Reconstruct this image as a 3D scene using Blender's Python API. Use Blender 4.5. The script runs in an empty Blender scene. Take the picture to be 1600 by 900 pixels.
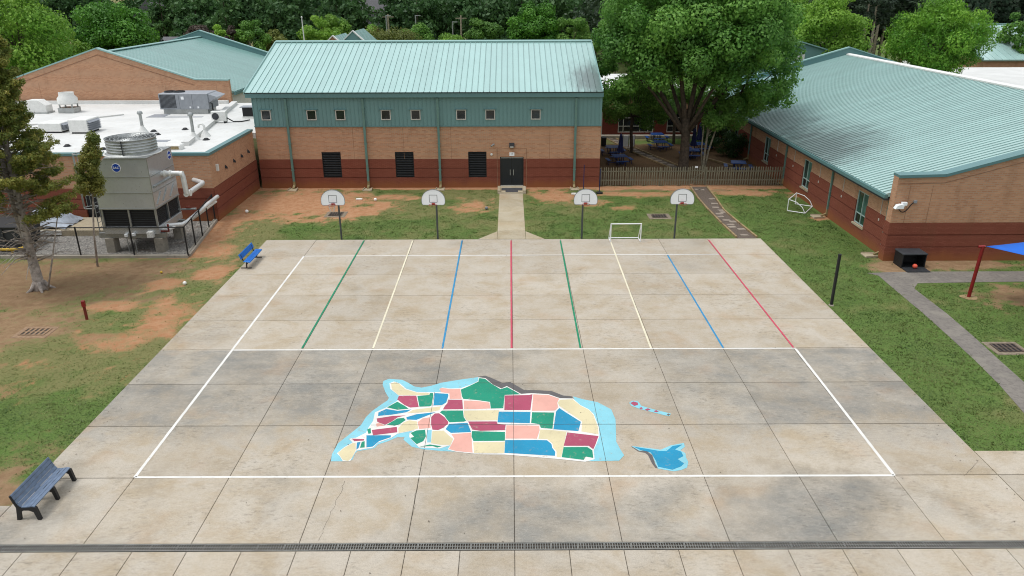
import bpy, bmesh, math, random
import numpy as np
from mathutils import Vector, Matrix
from mathutils.geometry import tessellate_polygon
R = math.radians
scene = bpy.context.scene
COL = scene.collection

# ------------------------------------------------------------------ camera
CAM = np.array([-.0947, -19.954, 14.579]); FOC = 1164.8
_th, _yaw, _roll = .38256, .0022088, -.0025712
FW = np.array([math.sin(_yaw)*math.cos(_th), math.cos(_yaw)*math.cos(_th), -math.sin(_th)])
_r = np.array([math.cos(_yaw), -math.sin(_yaw), 0]); _u = np.cross(_r, FW)
RT = math.cos(_roll)*_r + math.sin(_roll)*_u
UP = -math.sin(_roll)*_r + math.cos(_roll)*_u
cam = bpy.data.cameras.new('camera'); camo = bpy.data.objects.new('camera', cam); COL.objects.link(camo)
cam.sensor_width = 36; cam.lens = FOC/1600*36; cam.clip_start = .1; cam.clip_end = 6000
M4 = Matrix(((RT[0], UP[0], -FW[0], CAM[0]), (RT[1], UP[1], -FW[1], CAM[1]), (RT[2], UP[2], -FW[2], CAM[2]), (0, 0, 0, 1)))
camo.matrix_world = M4
scene.camera = camo

# ------------------------------------------------------------------ sky, sun, exposure
SUN_EL, SUN_AZ = 66, 258          # azimuth clockwise from +Y
w = bpy.data.worlds.new('World'); scene.world = w; w.use_nodes = True
wt = w.node_tree; bg = wt.nodes['Background']
sky = wt.nodes.new('ShaderNodeTexSky'); sky.sky_type = 'NISHITA'; sky.sun_disc = False
sky.sun_elevation = R(SUN_EL); sky.sun_rotation = R(SUN_AZ)
sky.air_density = 1.0; sky.dust_density = 2.5; sky.ozone_density = 1.0
hsv = wt.nodes.new('ShaderNodeHueSaturation'); hsv.inputs['Saturation'].default_value = .35
wt.links.new(sky.outputs[0], hsv.inputs['Color'])
# overcast dome: luminance rises evenly from the horizon to the zenith, (1 + 2 sin e) / 3
tc = wt.nodes.new('ShaderNodeTexCoord'); sx = wt.nodes.new('ShaderNodeSeparateXYZ'); wt.links.new(tc.outputs['Generated'], sx.inputs[0])
mr = wt.nodes.new('ShaderNodeMapRange'); wt.links.new(sx.outputs[2], mr.inputs[0]); mr.inputs[3].default_value = .6; mr.inputs[4].default_value = 1.9
mxw = wt.nodes.new('ShaderNodeMix'); mxw.data_type = 'RGBA'; mxw.inputs[0].default_value = .75; wt.links.new(hsv.outputs[0], mxw.inputs[6]); mxw.inputs[7].default_value = (4.9, 5.15, 5.4, 1)
vm = wt.nodes.new('ShaderNodeVectorMath'); vm.operation = 'SCALE'; wt.links.new(mxw.outputs[2], vm.inputs[0]); wt.links.new(mr.outputs[0], vm.inputs['Scale'])
wt.links.new(vm.outputs[0], bg.inputs[0])
bg.inputs[1].default_value = .13
sd = bpy.data.lights.new('sun', 'SUN'); sd.energy = 1.4; sd.angle = R(18); sd.color = (1, .975, .95)
so = bpy.data.objects.new('sun', sd); COL.objects.link(so)
sv = Vector((math.sin(R(SUN_AZ))*math.cos(R(SUN_EL)), math.cos(R(SUN_AZ))*math.cos(R(SUN_EL)), math.sin(R(SUN_EL))))
so.rotation_euler = sv.to_track_quat('Z', 'Y').to_euler(); so.location = sv*60
scene.view_settings.view_transform = 'Standard'; scene.view_settings.look = 'None'
scene.view_settings.exposure = .16; scene.view_settings.gamma = 1
scene.view_settings.use_curve_mapping = False
scene.render.engine = 'CYCLES'
scene.cycles.filter_width = 1.05; scene.cycles.max_bounces = 6; scene.cycles.transparent_max_bounces = 6

# ------------------------------------------------------------------ survey helpers (photo measurements -> points on real planes)
def _ray(a, b): return FW + RT*(a-800)/FOC - UP*(b-450)/FOC
def G(a, b, z=0.):
    d = _ray(a, b); p = CAM + d*(z-CAM[2])/d[2]; return (float(p[0]), float(p[1]), z)
def PY(a, b, Y):
    d = _ray(a, b); p = CAM + d*(Y-CAM[1])/d[1]; return (float(p[0]), Y, float(p[2]))
def PX(a, b, X):
    d = _ray(a, b); p = CAM + d*(X-CAM[0])/d[0]; return (X, float(p[1]), float(p[2]))

# ------------------------------------------------------------------ node helpers
def lin(h):
    h = h.lstrip('#'); o = []
    for i in (0, 2, 4):
        c = int(h[i:i+2], 16)/255; o.append(c/12.92 if c <= .04045 else ((c+.055)/1.055)**2.4)
    return (*o, 1)
def nd(t, typ, ins=None, **pr):
    n = t.nodes.new(typ)
    for k, v in pr.items(): setattr(n, k, v)
    for k, v in (ins or {}).items():
        s = n.inputs[k]
        if isinstance(v, bpy.types.NodeSocket): t.links.new(v, s)
        else: s.default_value = v
    return n
def newmat(name):
    m = bpy.data.materials.new(name); m.use_nodes = True
    return m, m.node_tree, m.node_tree.nodes['Principled BSDF']
def mixc(t, f, a, b, blend='MIX'):
    n = nd(t, 'ShaderNodeMix', data_type='RGBA', blend_type=blend)
    for i, v in ((0, f), (6, a), (7, b)):
        if isinstance(v, bpy.types.NodeSocket): t.links.new(v, n.inputs[i])
        else: n.inputs[i].default_value = v
    return n.outputs[2]
def mth(t, op, a, b=0., clamp=False):
    n = nd(t, 'ShaderNodeMath', {0: a, 1: b}, operation=op); n.use_clamp = clamp; return n.outputs[0]
def mapr(t, v, a, b, c=0., d=1., smooth=True):
    n = nd(t, 'ShaderNodeMapRange', {0: v, 1: a, 2: b, 3: c, 4: d}, clamp=True)
    if smooth: n.interpolation_type = 'SMOOTHSTEP'
    return n.outputs[0]
def noise(t, vec, s, det=4., rough=.55, dist=0.):
    return nd(t, 'ShaderNodeTexNoise', {'Vector': vec, 'Scale': s, 'Detail': det, 'Roughness': rough, 'Distortion': dist}).outputs[0]
def wpos(t): return nd(t, 'ShaderNodeNewGeometry').outputs['Position']
def opos(t): return nd(t, 'ShaderNodeTexCoord').outputs['Object']
def vscale(t, v, s): return nd(t, 'ShaderNodeVectorMath', {0: v, 1: s}, operation='MULTIPLY').outputs[0]
def bump(t, b, h, strength=.3, dist=.02):
    n = nd(t, 'ShaderNodeBump', {'Height': h, 'Strength': strength, 'Distance': dist}); t.links.new(n.outputs[0], b.inputs['Normal'])
def setc(t, b, c):
    if isinstance(c, bpy.types.NodeSocket): t.links.new(c, b.inputs['Base Color'])
    else: b.inputs['Base Color'].default_value = c
MAT = {}
def plain(name, col, rough=.6, metal=0., var=.18, scale=3., dirt=None, dirtamt=.35, spec=.5):
    """painted / cast surface with uneven tone and a little grime"""
    m, t, b = newmat(name); p = opos(t)
    n1 = noise(t, p, scale, 5); n2 = noise(t, p, scale*9, 3)
    c = lin(col) if isinstance(col, str) else (*col, 1)
    dk = tuple(x*(1-var) for x in c[:3])+(1,); lt = tuple(min(1, x*(1+var)) for x in c[:3])+(1,)
    k = mixc(t, mapr(t, n1, .3, .7), dk, lt)
    if dirt: k = mixc(t, mth(t, 'MULTIPLY', mapr(t, n2, .5, .75), dirtamt), k, lin(dirt))
    setc(t, b, k); b.inputs['Metallic'].default_value = metal; b.inputs['Specular IOR Level'].default_value = spec
    t.links.new(mapr(t, n2, .2, .8, max(.05, rough-.1), min(1, rough+.1)), b.inputs['Roughness'])
    MAT[name] = m; return m

# --- concrete of the court
def concrete(name, tan, pale, grey, court=False, grain=30., mild=.5):
    m, t, b = newmat(name); p = wpos(t)
    big = noise(t, p, .16, 5, .6); med = noise(t, p, .7, 6, .62, .4); strk = noise(t, vscale(t, p, (.5, 1.1, 1)), .9, 7, .68)
    fine = noise(t, p, grain, 3, .7); spk = noise(t, vscale(t, p, (2.2, 5, 1)), 1.6, 7, .75)
    rnd = nd(t, 'ShaderNodeObjectInfo').outputs['Random']
    c = mixc(t, mapr(t, med, .3, .7), lin(tan), lin(pale))
    c = mixc(t, mth(t, 'MULTIPLY', mapr(t, strk, .42, .68), .55), c, lin(pale))
    if court:
        sp = nd(t, 'ShaderNodeSeparateXYZ', {0: p}).outputs
        wob = mth(t, 'MULTIPLY', mth(t, 'SUBTRACT', med, .5), 5.)
        yy = mth(t, 'ADD', sp[1], wob)
        band = mth(t, 'MULTIPLY', mapr(t, yy, 1.2, 4.4), mapr(t, sp[1], 9.2, 8.95, 0, 1))
        band2 = mapr(t, yy, 1.2, -1.2)
        xk = mth(t, 'ADD', mapr(t, sp[0], 3., -2.), mapr(t, sp[0], 4., 9.), True)
        g1 = mth(t, 'MULTIPLY', band, mth(t, 'ADD', .25, mth(t, 'MULTIPLY', xk, .7)))
        g2 = mth(t, 'MULTIPLY', mth(t, 'MULTIPLY', band2, mapr(t, big, .42, .62)), .75)
        front = mapr(t, sp[1], -3.3, -3.2)
        g1 = mth(t, 'MULTIPLY', g1, mapr(t, noise(t, p, .55, 6, .7), .3, .62, .45, 1.))
        g = mth(t, 'ADD', mth(t, 'ADD', g1, mth(t, 'MULTIPLY', g2, front)), mth(t, 'MULTIPLY', mapr(t, big, .55, .75), .45), True)
        tex = mapr(t, strk, .3, .7, 1, .5)
        c = mixc(t, mth(t, 'MULTIPLY', g, tex), c, lin(grey))
        back = mapr(t, sp[1], 15., 24.)
        c = mixc(t, mth(t, 'MULTIPLY', back, .35), c, lin(pale))
    gr2 = noise(t, vscale(t, p, (1, 1.6, 1)), 7., 6, .8)
    c = mixc(t, mapr(t, gr2, .5, .72, 0, .34), c, lin('7d756a'))
    c = mixc(t, mapr(t, gr2, .5, .3, 0, .25), c, lin('c9c0b2'))
    pm = mapr(t, noise(t, p, .3, 4, .6), .44, .6)
    mil = mth(t, 'MULTIPLY', mth(t, 'MULTIPLY', mapr(t, spk, .5, .68), pm), mild)
    c = mixc(t, mil, c, lin('5e5850'))
    rust = mth(t, 'MULTIPLY', mapr(t, noise(t, p, .45, 4), .54, .75), .3)
    c = mixc(t, rust, c, lin('a5835f'))
    v = mth(t, 'ADD', mth(t, 'MULTIPLY', rnd, .13), mapr(t, fine, .25, .75, .8, 1.04))
    c = mixc(t, 1., c, nd(t, 'ShaderNodeCombineXYZ', {0: v, 1: v, 2: v}).outputs[0], 'MULTIPLY')
    setc(t, b, c); b.inputs['Roughness'].default_value = .85; b.inputs['Specular IOR Level'].default_value = .25
    bump(t, b, mth(t, 'ADD', fine, spk), .25, .01)
    MAT[name] = m
concrete('court_concrete', 'a5967f', 'b3aa9c', '7e7d78', court=True)
concrete('path_concrete', 'a39478', 'b0a58f', '93938d', mild=.35)
concrete('old_concrete', '8d877c', 'a39b8e', '777570', mild=.7)

# --- painted marking: paint with worn spots where the slab shows
def paint(name, col, wear=.5):
    m, t, b = newmat(name); p = wpos(t)
    n = noise(t, p, 5., 6, .7); n2 = noise(t, p, .9, 4); n3 = noise(t, p, 40., 2)
    c = lin(col); c2 = tuple(x*.88 for x in c[:3])+(1,)
    k = mixc(t, mapr(t, n2, .35, .65), c, c2)
    k = mixc(t, mth(t, 'MULTIPLY', mapr(t, n, .56, .72), wear), k, lin('9d927f'))
    k = mixc(t, mth(t, 'MULTIPLY', mapr(t, n3, .55, .7), .25*wear), k, lin('8f8676'))
    setc(t, b, k); b.inputs['Roughness'].default_value = .7; b.inputs['Specular IOR Level'].default_value = .3
    MAT[name] = m
for nm, c, wr in (('paint_white', 'dedcd6', .6), ('paint_green', '13805c', .6), ('paint_cream', 'ddd5bb', .4), ('paint_blue', '2f86b4', .6),
              ('paint_red', 'c04a5e', .6), ('map_green', '188a6d', .6), ('map_blue', '1f8ab0', .6), ('map_crimson', 'a64a63', .6),
              ('map_pink', 'dba496', .4), ('map_cream', 'd2c6a0', .55), ('map_water', '84c3d0', .6), ('map_grey', '5f5c5c', .3)):
    paint(nm, c, wr)

# --- brick
def brick(name, c1, c2, mortar, splash=0., rowh=.075, contrast=1.):
    m, t, b = newmat(name); p = wpos(t); s = nd(t, 'ShaderNodeSeparateXYZ', {0: p}).outputs
    uv = nd(t, 'ShaderNodeCombineXYZ', {0: mth(t, 'ADD', s[0], s[1]), 1: s[2], 2: 0.}).outputs[0]
    bt = nd(t, 'ShaderNodeTexBrick', {'Vector': uv, 'Color1': lin(c1), 'Color2': lin(c2), 'Mortar': lin(mortar), 'Scale': 1., 'Mortar Size': .014,
                                      'Brick Width': .3, 'Row Height': rowh, 'Bias': -.1, 'Mortar Smooth': .2})
    big = noise(t, p, .35, 5, .6); med = noise(t, vscale(t, p, (1, 1, .25)), 1.2, 5)
    c = bt.outputs[0]
    c = mixc(t, mapr(t, big, .3, .7, 0, .35), c, lin(c2))
    c = mixc(t, mth(t, 'MULTIPLY', mapr(t, med, .55, .8), .3), c, lin('6e4a36'))
    if splash:
        hz = mth(t, 'ADD', s[2], mth(t, 'MULTIPLY', mth(t, 'SUBTRACT', med, .5), .7))
        c = mixc(t, mth(t, 'MULTIPLY', mapr(t, hz, .75, .05), splash), c, lin('8d5a37'))
    setc(t, b, c); b.inputs['Roughness'].default_value = .9; b.inputs['Specular IOR Level'].default_value = .2
    bump(t, b, bt.outputs[1], -.4, .01)
    MAT[name] = m
brick('brick_tan', 'ab7b5e', 'c29474', 'ab9580', rowh=.1)
brick('brick_red', '7c4637', '885141', '703d30', splash=.8)
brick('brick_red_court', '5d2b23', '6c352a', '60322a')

# --- coated metal roof / siding
def roofmetal(name, col, rough=.38, stains=(), spec=.6, coat=.0, streak=.25):
    m, t, b = newmat(name); p = wpos(t); s = nd(t, 'ShaderNodeSeparateXYZ', {0: p}).outputs
    n1 = noise(t, p, .5, 5); n2 = noise(t, p, 4., 5, .6)
    c = lin(col); dk = tuple(x*.86 for x in c[:3])+(1,)
    dk = tuple(x*.94 for x in c[:3])+(1,)
    k = mixc(t, mapr(t, n1, .3, .7), c, dk)
    k = mixc(t, mth(t, 'MULTIPLY', mapr(t, n2, .55, .8), streak), k, lin('8a9a96'))
    rnd = nd(t, 'ShaderNodeObjectInfo').outputs['Random']
    v = mapr(t, rnd, 0, 1, .95, 1.05, False)
    k = mixc(t, 1., k, nd(t, 'ShaderNodeCombineXYZ', {0: v, 1: v, 2: v}).outputs[0], 'MULTIPLY')
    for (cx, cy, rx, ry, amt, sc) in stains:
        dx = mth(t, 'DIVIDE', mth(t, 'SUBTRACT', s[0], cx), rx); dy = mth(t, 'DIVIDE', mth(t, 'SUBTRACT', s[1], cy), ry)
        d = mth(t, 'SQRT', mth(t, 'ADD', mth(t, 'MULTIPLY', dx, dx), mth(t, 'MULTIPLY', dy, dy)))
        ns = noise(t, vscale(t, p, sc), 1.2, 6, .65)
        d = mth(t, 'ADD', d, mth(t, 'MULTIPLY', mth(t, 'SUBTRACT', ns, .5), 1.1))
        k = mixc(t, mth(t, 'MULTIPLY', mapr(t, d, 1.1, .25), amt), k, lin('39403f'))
    setc(t, b, k); b.inputs['Roughness'].default_value = rough; b.inputs['Specular IOR Level'].default_value = spec
    b.inputs['Coat Weight'].default_value = coat; b.inputs['Coat Roughness'].default_value = .22
    bump(t, b, n2, .05, .01)
    MAT[name] = m
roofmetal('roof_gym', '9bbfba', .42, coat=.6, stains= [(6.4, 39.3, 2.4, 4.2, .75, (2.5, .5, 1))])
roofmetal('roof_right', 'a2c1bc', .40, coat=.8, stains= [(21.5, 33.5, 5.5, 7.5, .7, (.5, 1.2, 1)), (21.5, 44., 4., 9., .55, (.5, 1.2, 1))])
roofmetal('roof_left', '7ca49d', .36, coat=.5)
roofmetal('teal_trim', '5a8081', .45)
roofmetal('teal_siding', '678c8b', .5, streak=.12)
roofmetal('teal_pale_trim', '86aaa6', .4)

plain('white_roof', 'cfcfcc', .7, var=.07, scale=.4, dirt='b9b2a4', dirtamt=.35)
plain('white_metal', 'dcdcd8', .5, var=.05, dirt='a5a29a')
plain('galv', 'a9acab', .42, .75, var=.12, scale=2., dirt='7d7a70')
plain('stainless', 'c2c6c9', .36, .6, var=.05, scale=.8, dirt='8b887f', dirtamt=.15)
plain('hvac_grey', '90949a', .5, .1, var=.08)
plain('dark_grey', '33363a', .6)
plain('black', '131416', .6, dirt='3a3632', dirtamt=.2)
plain('slat_dark', '202224', .6)
plain('black_gloss', '0e1013', .35)
plain('downspout', '5c7f78', .45, var=.1, dirt='7d6a4a', dirtamt=.5)
plain('downspout_base', '8a7a55', .7, var=.25, scale=8)
plain('window_frame', 'b9b6ae', .5, var=.08)
plain('window_frame_teal', '9fb3ad', .5, var=.1)
plain('board_white', 'eef1f3', .45, var=.03)
plain('line_grey', '75797c', .6)
plain('rim_red', '8f2a20', .5)
plain('net', 'bdb8ae', .9)
plain('pole_grey', '43484a', .55, .2, var=.15, dirt='6d5a45')
plain('pvc_white', 'e9eaea', .4, var=.04, dirt='b7b0a0')
plain('bench_blue', '0f6cc0', .4, var=.1)
plain('bench_grey', '64748a', .65, var=.14, scale=6., dirt='4c5866')
plain('cast_black', '15161a', .5)
plain('frame_brown', '231714', .6)
plain('red_paint', '7d1216', .45, var=.15)
plain('ball_orange', 'd4553c', .6)
plain('ball_white', 'e8e6e0', .5, var=.05)
plain('sail_blue', '0a5fc4', .75, var=.05)
plain('table_blue', '164282', .5, var=.15)
plain('umbrella_blue', '1b2352', .8, var=.2)
plain('fence_wood', '76725f', .85, var=.3, scale=2.5, dirt='55493a', dirtamt=.6)
plain('timber', '8f7a58', .85, var=.25, scale=3.)
plain('stone', '8d8174', .85, var=.2)
plain('mat_grey', '3f3f42', .9)
plain('rust_post', '6d2416', .8, var=.3)
plain('yellow', 'c9a42b', .5)
plain('logo_blue', '0d3f9c', .4, var=.03)
plain('logo_white', 'f2f4f6', .4, var=.01)
plain('grate_steel', '84847f', .55, .4, var=.2, dirt='5b4b3c', dirtamt=.6)
plain('grate_cast', '54483f', .7, .2, var=.25)
plain('brown_wall', '6b4a3a', .8)
plain('house_white', 'c6c7c2', .7)
plain('house_grey', '8f9296', .7)
plain('shingle', '5d5c5e', .9, var=.15)
plain('insulation', 'd6d7d6', .35, .25, var=.05, dirt='9a988f')
plain('tarp', 'a8b0bb', .6, var=.2)
plain('door_dark', '141b21', .4, var=.1)
plain('mulch_dark', '5d5147', .95, var=.4, scale=12)
plain('joint_dark', '4c453d', .95, var=.3)
plain('sealant', '8e6a52', .9)
plain('bark_grey', '9c928a', .95, var=.35, scale=5, dirt='4f463e', dirtamt=.7)
plain('bark_brown', '54483c', .95, var=.35, scale=5, dirt='2e2822', dirtamt=.7)
plain('bark_pale', '8c8470', .95, var=.3, scale=5)

def glass(name, col, rough=.08):
    m, t, b = newmat(name); p = wpos(t)
    n = noise(t, p, 1.3, 3)
    setc(t, b, mixc(t, mapr(t, n, .35, .65), lin(col), tuple(x*.5 for x in lin(col)[:3])+(1,)))
    b.inputs['Roughness'].default_value = rough; b.inputs['Specular IOR Level'].default_value = .6; MAT[name] = m
glass('glass_dark', '22282a'); glass('glass_green', '2b4f49', .12); glass('blind_green', '4f7d72', .5)

# --- asphalt, gravel
def asphalt():
    m, t, b = newmat('asphalt'); p = wpos(t)
    n = noise(t, p, 60, 3, .8); n2 = noise(t, p, .8, 5, .6); n3 = noise(t, p, 6, 5, .7)
    c = mixc(t, mapr(t, n2, .35, .65), lin('68635d'), lin('79736b'))
    c = mixc(t, mapr(t, n, .3, .75, 0, .5), c, lin('8d867f'))
    c = mixc(t, mapr(t, n3, .45, .65, 0, .5), c, lin('534e49'))
    c = mixc(t, mapr(t, noise(t, p, .5, 6, .7), .5, .62, 0, .5), c, lin('8a8479'))
    setc(t, b, c); b.inputs['Roughness'].default_value = .9; bump(t, b, n, .4, .01); MAT['asphalt'] = m
asphalt()
def gravelmat():
    m, t, b = newmat('gravel'); p = wpos(t)
    v = nd(t, 'ShaderNodeTexVoronoi', {'Vector': p, 'Scale': 14.})
    c = mixc(t, noise(t, p, 1.5, 4), lin('6f6d69'), lin('918c85'))
    c = mixc(t, mapr(t, v.outputs['Distance'], .02, .06, .6, 0), c, lin('413d3a'))
    c = mixc(t, mapr(t, noise(t, p, .6, 4), .55, .75, 0, .6), c, lin('6d543f'))
    setc(t, b, c); b.inputs['Roughness'].default_value = .95; bump(t, b, v.outputs['Distance'], .8, .03); MAT['gravel'] = m
gravelmat()
def pebble():
    m, t, b = newmat('pebble'); a = nd(t, 'ShaderNodeAttribute', attribute_name='rnd').outputs['Fac']
    setc(t, b, mixc(t, a, lin('5a5854'), lin('aba69d'))); b.inputs['Roughness'].default_value = .9; MAT['pebble'] = m
pebble()

# --- foliage
def leafmat(name, dark, mid, light, trans=.35):
    m, t, b = newmat(name); a = nd(t, 'ShaderNodeAttribute', attribute_name='rnd').outputs['Fac']
    rnd = nd(t, 'ShaderNodeObjectInfo').outputs['Random']
    c = mixc(t, mapr(t, a, 0, .55), lin(dark), lin(mid)); c = mixc(t, mapr(t, a, .5, 1), c, lin(light))
    n = noise(t, opos(t), .5, 3)
    c = mixc(t, mapr(t, n, .35, .65, 0, .35), c, lin(light))
    v = mapr(t, rnd, 0, 1, .85, 1.15, False)
    c = mixc(t, 1., c, nd(t, 'ShaderNodeCombineXYZ', {0: v, 1: v, 2: mth(t, 'MULTIPLY', v, .95)}).outputs[0], 'MULTIPLY')
    setc(t, b, c); b.inputs['Roughness'].default_value = .55; b.inputs['Specular IOR Level'].default_value = .35
    tr = nd(t, 'ShaderNodeBsdfTranslucent', {'Color': c})
    mx = nd(t, 'ShaderNodeMixShader', {0: trans, 1: b.outputs[0], 2: tr.outputs[0]})
    t.links.new(mx.outputs[0], t.nodes['Material Output'].inputs[0]); MAT[name] = m
leafmat('leaf_oak', '355e26', '548436', '85b154', .42)
leafmat('leaf_maple', '326022', '4c852b', '75ae3e')
leafmat('leaf_bright', '507a2c', '73a03a', 'a2c655', .42)
leafmat('leaf_cypress', '3d6a20', '62992f', '9ac84a', .35)
leafmat('leaf_mid', '355a26', '4f7a30', '77a146')
leafmat('leaf_woods', '294529', '3d6036', '5c7f4a')
leafmat('leaf_pine', '202f22', '304231', '475a40', .2)
leafmat('leaf_olive', '4b5724', '66702f', '87904a')
leafmat('leaf_purple', '37302a', '4b4038', '62554a')
leafmat('leaf_cedar', '4d6430', '727f3c', 'a1964c', .35)
leafmat('leaf_feather', '4e7a33', '6f9c48', '9ac063', .5)
leafmat('leaf_shrub', '1c3319', '2c4a25', '46672f')
leafmat('grass_blade', '49632f', '677b40', '8a8654', .3)
plain('soil_crust', '8d735a', .95, var=.2, scale=6)
plain('inlet_apron', '7d7160', .95, var=.25, scale=6)
# ------------------------------------------------------------------ mesh helpers
class MB:
    def __init__(s): s.v = []; s.f = []
    def add(s, vs, fs):
        n = len(s.v); s.v += [tuple(map(float, q)) for q in vs]; s.f += [tuple(i+n for i in f) for f in fs]; return s
    def box(s, x0, x1, y0, y1, z0, z1):
        return s.add([(x0, y0, z0), (x1, y0, z0), (x1, y1, z0), (x0, y1, z0), (x0, y0, z1), (x1, y0, z1), (x1, y1, z1), (x0, y1, z1)],
                     [(0, 3, 2, 1), (4, 5, 6, 7), (0, 1, 5, 4), (1, 2, 6, 5), (2, 3, 7, 6), (3, 0, 4, 7)])
    def cbox(s, x0, x1, y0, y1, z0, z1, c=.01):
        """box with chamfered top edges"""
        b = [(x0, y0), (x1, y0), (x1, y1), (x0, y1)]; i = [(x0+c, y0+c), (x1-c, y0+c), (x1-c, y1-c), (x0+c, y1-c)]
        v = [(*q, z0) for q in b]+[(*q, z1-c) for q in b]+[(*q, z1) for q in i]
        f = [(3, 2, 1, 0), (8, 9, 10, 11)]
        for k in range(4):
            j = (k+1) % 4; f += [(k, j, 4+j, 4+k), (4+k, 4+j, 8+j, 8+k)]
        return s.add(v, f)
    def bar(s, a, b, wd, ht, up=(0, 0, 1)):
        """rectangular bar from a to b"""
        a = Vector(a); b = Vector(b); d = (b-a).normalized(); sd_ = d.cross(Vector(up))
        if sd_.length < 1e-4: sd_ = d.cross(Vector((1, 0, 0)))
        sd_.normalize(); u = sd_.cross(d); sd_ *= wd/2; u *= ht/2
        v = [a-sd_-u, a+sd_-u, a+sd_+u, a-sd_+u, b-sd_-u, b+sd_-u, b+sd_+u, b-sd_+u]
        return s.add(v, [(3, 2, 1, 0), (4, 5, 6, 7), (0, 1, 5, 4), (1, 2, 6, 5), (2, 3, 7, 6), (3, 0, 4, 7)])
    def tube(s, pts, r, n=8, caps=True):
        pts = [Vector(q) for q in pts]; rs = r if isinstance(r, (list, tuple)) else [r]*len(pts)
        base = len(s.v); prev = None
        for i, q in enumerate(pts):
            d = (pts[min(i+1, len(pts)-1)]-pts[max(i-1, 0)]).normalized()
            if prev is None:
                x = d.cross(Vector((0, 0, 1)));
                if x.length < .05: x = d.cross(Vector((1, 0, 0)))
            else: x = prev-d*prev.dot(d)
            x.normalize(); prev = x; y = d.cross(x)
            for k in range(n):
                a = 2*math.pi*k/n; s.v.append(tuple(q+x*math.cos(a)*rs[i]+y*math.sin(a)*rs[i]))
        for i in range(len(pts)-1):
            for k in range(n):
                j = (k+1) % n; o = base+i*n
                s.f.append((o+k, o+j, o+n+j, o+n+k))
        if caps:
            s.f.append(tuple(base+k for k in range(n))[::-1]); s.f.append(tuple(base+(len(pts)-1)*n+k for k in range(n)))
        return s
    def lathe(s, prof, c=(0, 0, 0), n=16):
        base = len(s.v)
        for (r, z) in prof:
            for k in range(n):
                a = 2*math.pi*k/n; s.v.append((c[0]+r*math.cos(a), c[1]+r*math.sin(a), c[2]+z))
        for i in range(len(prof)-1):
            for k in range(n):
                j = (k+1) % n; o = base+i*n; s.f.append((o+k, o+j, o+n+j, o+n+k))
        return s
    def ball(s, c, r, n=12, m=8):
        return s.lathe([(max(1e-4, r*math.sin(math.pi*i/m)), -r*math.cos(math.pi*i/m)) for i in range(m+1)], c, n)
    def prism(s, poly, z0, z1, M=None):
        """extrude polygon (list of 2D) from z0 to z1, optionally mapped by function M(x,y,z)"""
        tri = tessellate_polygon([[Vector((q[0], q[1], 0)) for q in poly]])
        n = len(poly); M = M or (lambda x, y, z: (x, y, z))
        v = [M(q[0], q[1], z0) for q in poly]+[M(q[0], q[1], z1) for q in poly]
        f = [tuple(t) for t in tri]+[tuple(i+n for i in t) for t in tri]
        f += [(i, (i+1) % n, n+(i+1) % n, n+i) for i in range(n)]
        return s.add(v, f)
    def sheet(s, poly, z):
        tri = tessellate_polygon([[Vector((q[0], q[1], 0)) for q in poly]])
        out = []
        for a, b, c in tri:
            A, B, C = poly[a], poly[b], poly[c]
            cr = (B[0]-A[0])*(C[1]-A[1])-(B[1]-A[1])*(C[0]-A[0])
            out.append((a, b, c) if cr > 0 else (a, c, b))
        return s.add([(q[0], q[1], z) for q in poly], out)
def root(name, label, cat, loc=(0, 0, 0), rz=0., group=None, local=False):
    """Empty at a thing's base. local: parts are modelled round (0,0,0), else in world coordinates"""
    o = bpy.data.objects.new(name, None); COL.objects.link(o); o.location = loc; o.rotation_euler = (0, 0, rz)
    o.empty_display_size = .2; o['label'] = label; o['category'] = cat
    if group: o['group'] = group
    if local: LOCAL.add(o.name)
    return o
LOCAL = set()
def _off(p):
    off = Vector((0, 0, 0))
    while p is not None:
        if p.name not in LOCAL: off += Vector(p.location)
        p = p.parent
    return off
def _build(s, name, mat, parent=None, smooth=False, fixn=True):
    me = bpy.data.meshes.new(name); off = _off(parent)
    me.from_pydata([(q[0]-off.x, q[1]-off.y, q[2]-off.z) for q in s.v], [], s.f)
    if fixn:
        bm = bmesh.new(); bm.from_mesh(me); bmesh.ops.recalc_face_normals(bm, faces=bm.faces); bm.to_mesh(me); bm.free()
    me.materials.append(MAT[mat])
    if smooth:
        me.polygons.foreach_set('use_smooth', [True]*len(me.polygons))
        if smooth != 'all': me.set_sharp_from_angle(angle=R(40))
    o = bpy.data.objects.new(name, me); COL.objects.link(o); o.parent = parent
    return o
MB.build = _build
def tag(o, label=None, cat=None, group=None, kind=None):
    if label: o['label'] = label
    if cat: o['category'] = cat
    if group: o['group'] = group
    if kind: o['kind'] = kind
    return o
def inst(name, me, parent, mat=None, loc=(0, 0, 0), rot=None):
    o = bpy.data.objects.new(name, me); COL.objects.link(o); o.parent = parent
    off = _off(parent); o.location = Vector(loc)-off
    if rot is not None: o.rotation_euler = rot
    return o
def copy_tree(o, parent=None):
    c = o.copy(); COL.objects.link(c); c.parent = parent
    if o.name in LOCAL: LOCAL.add(c.name)
    for ch in o.children: copy_tree(ch, c)
    return c
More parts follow.
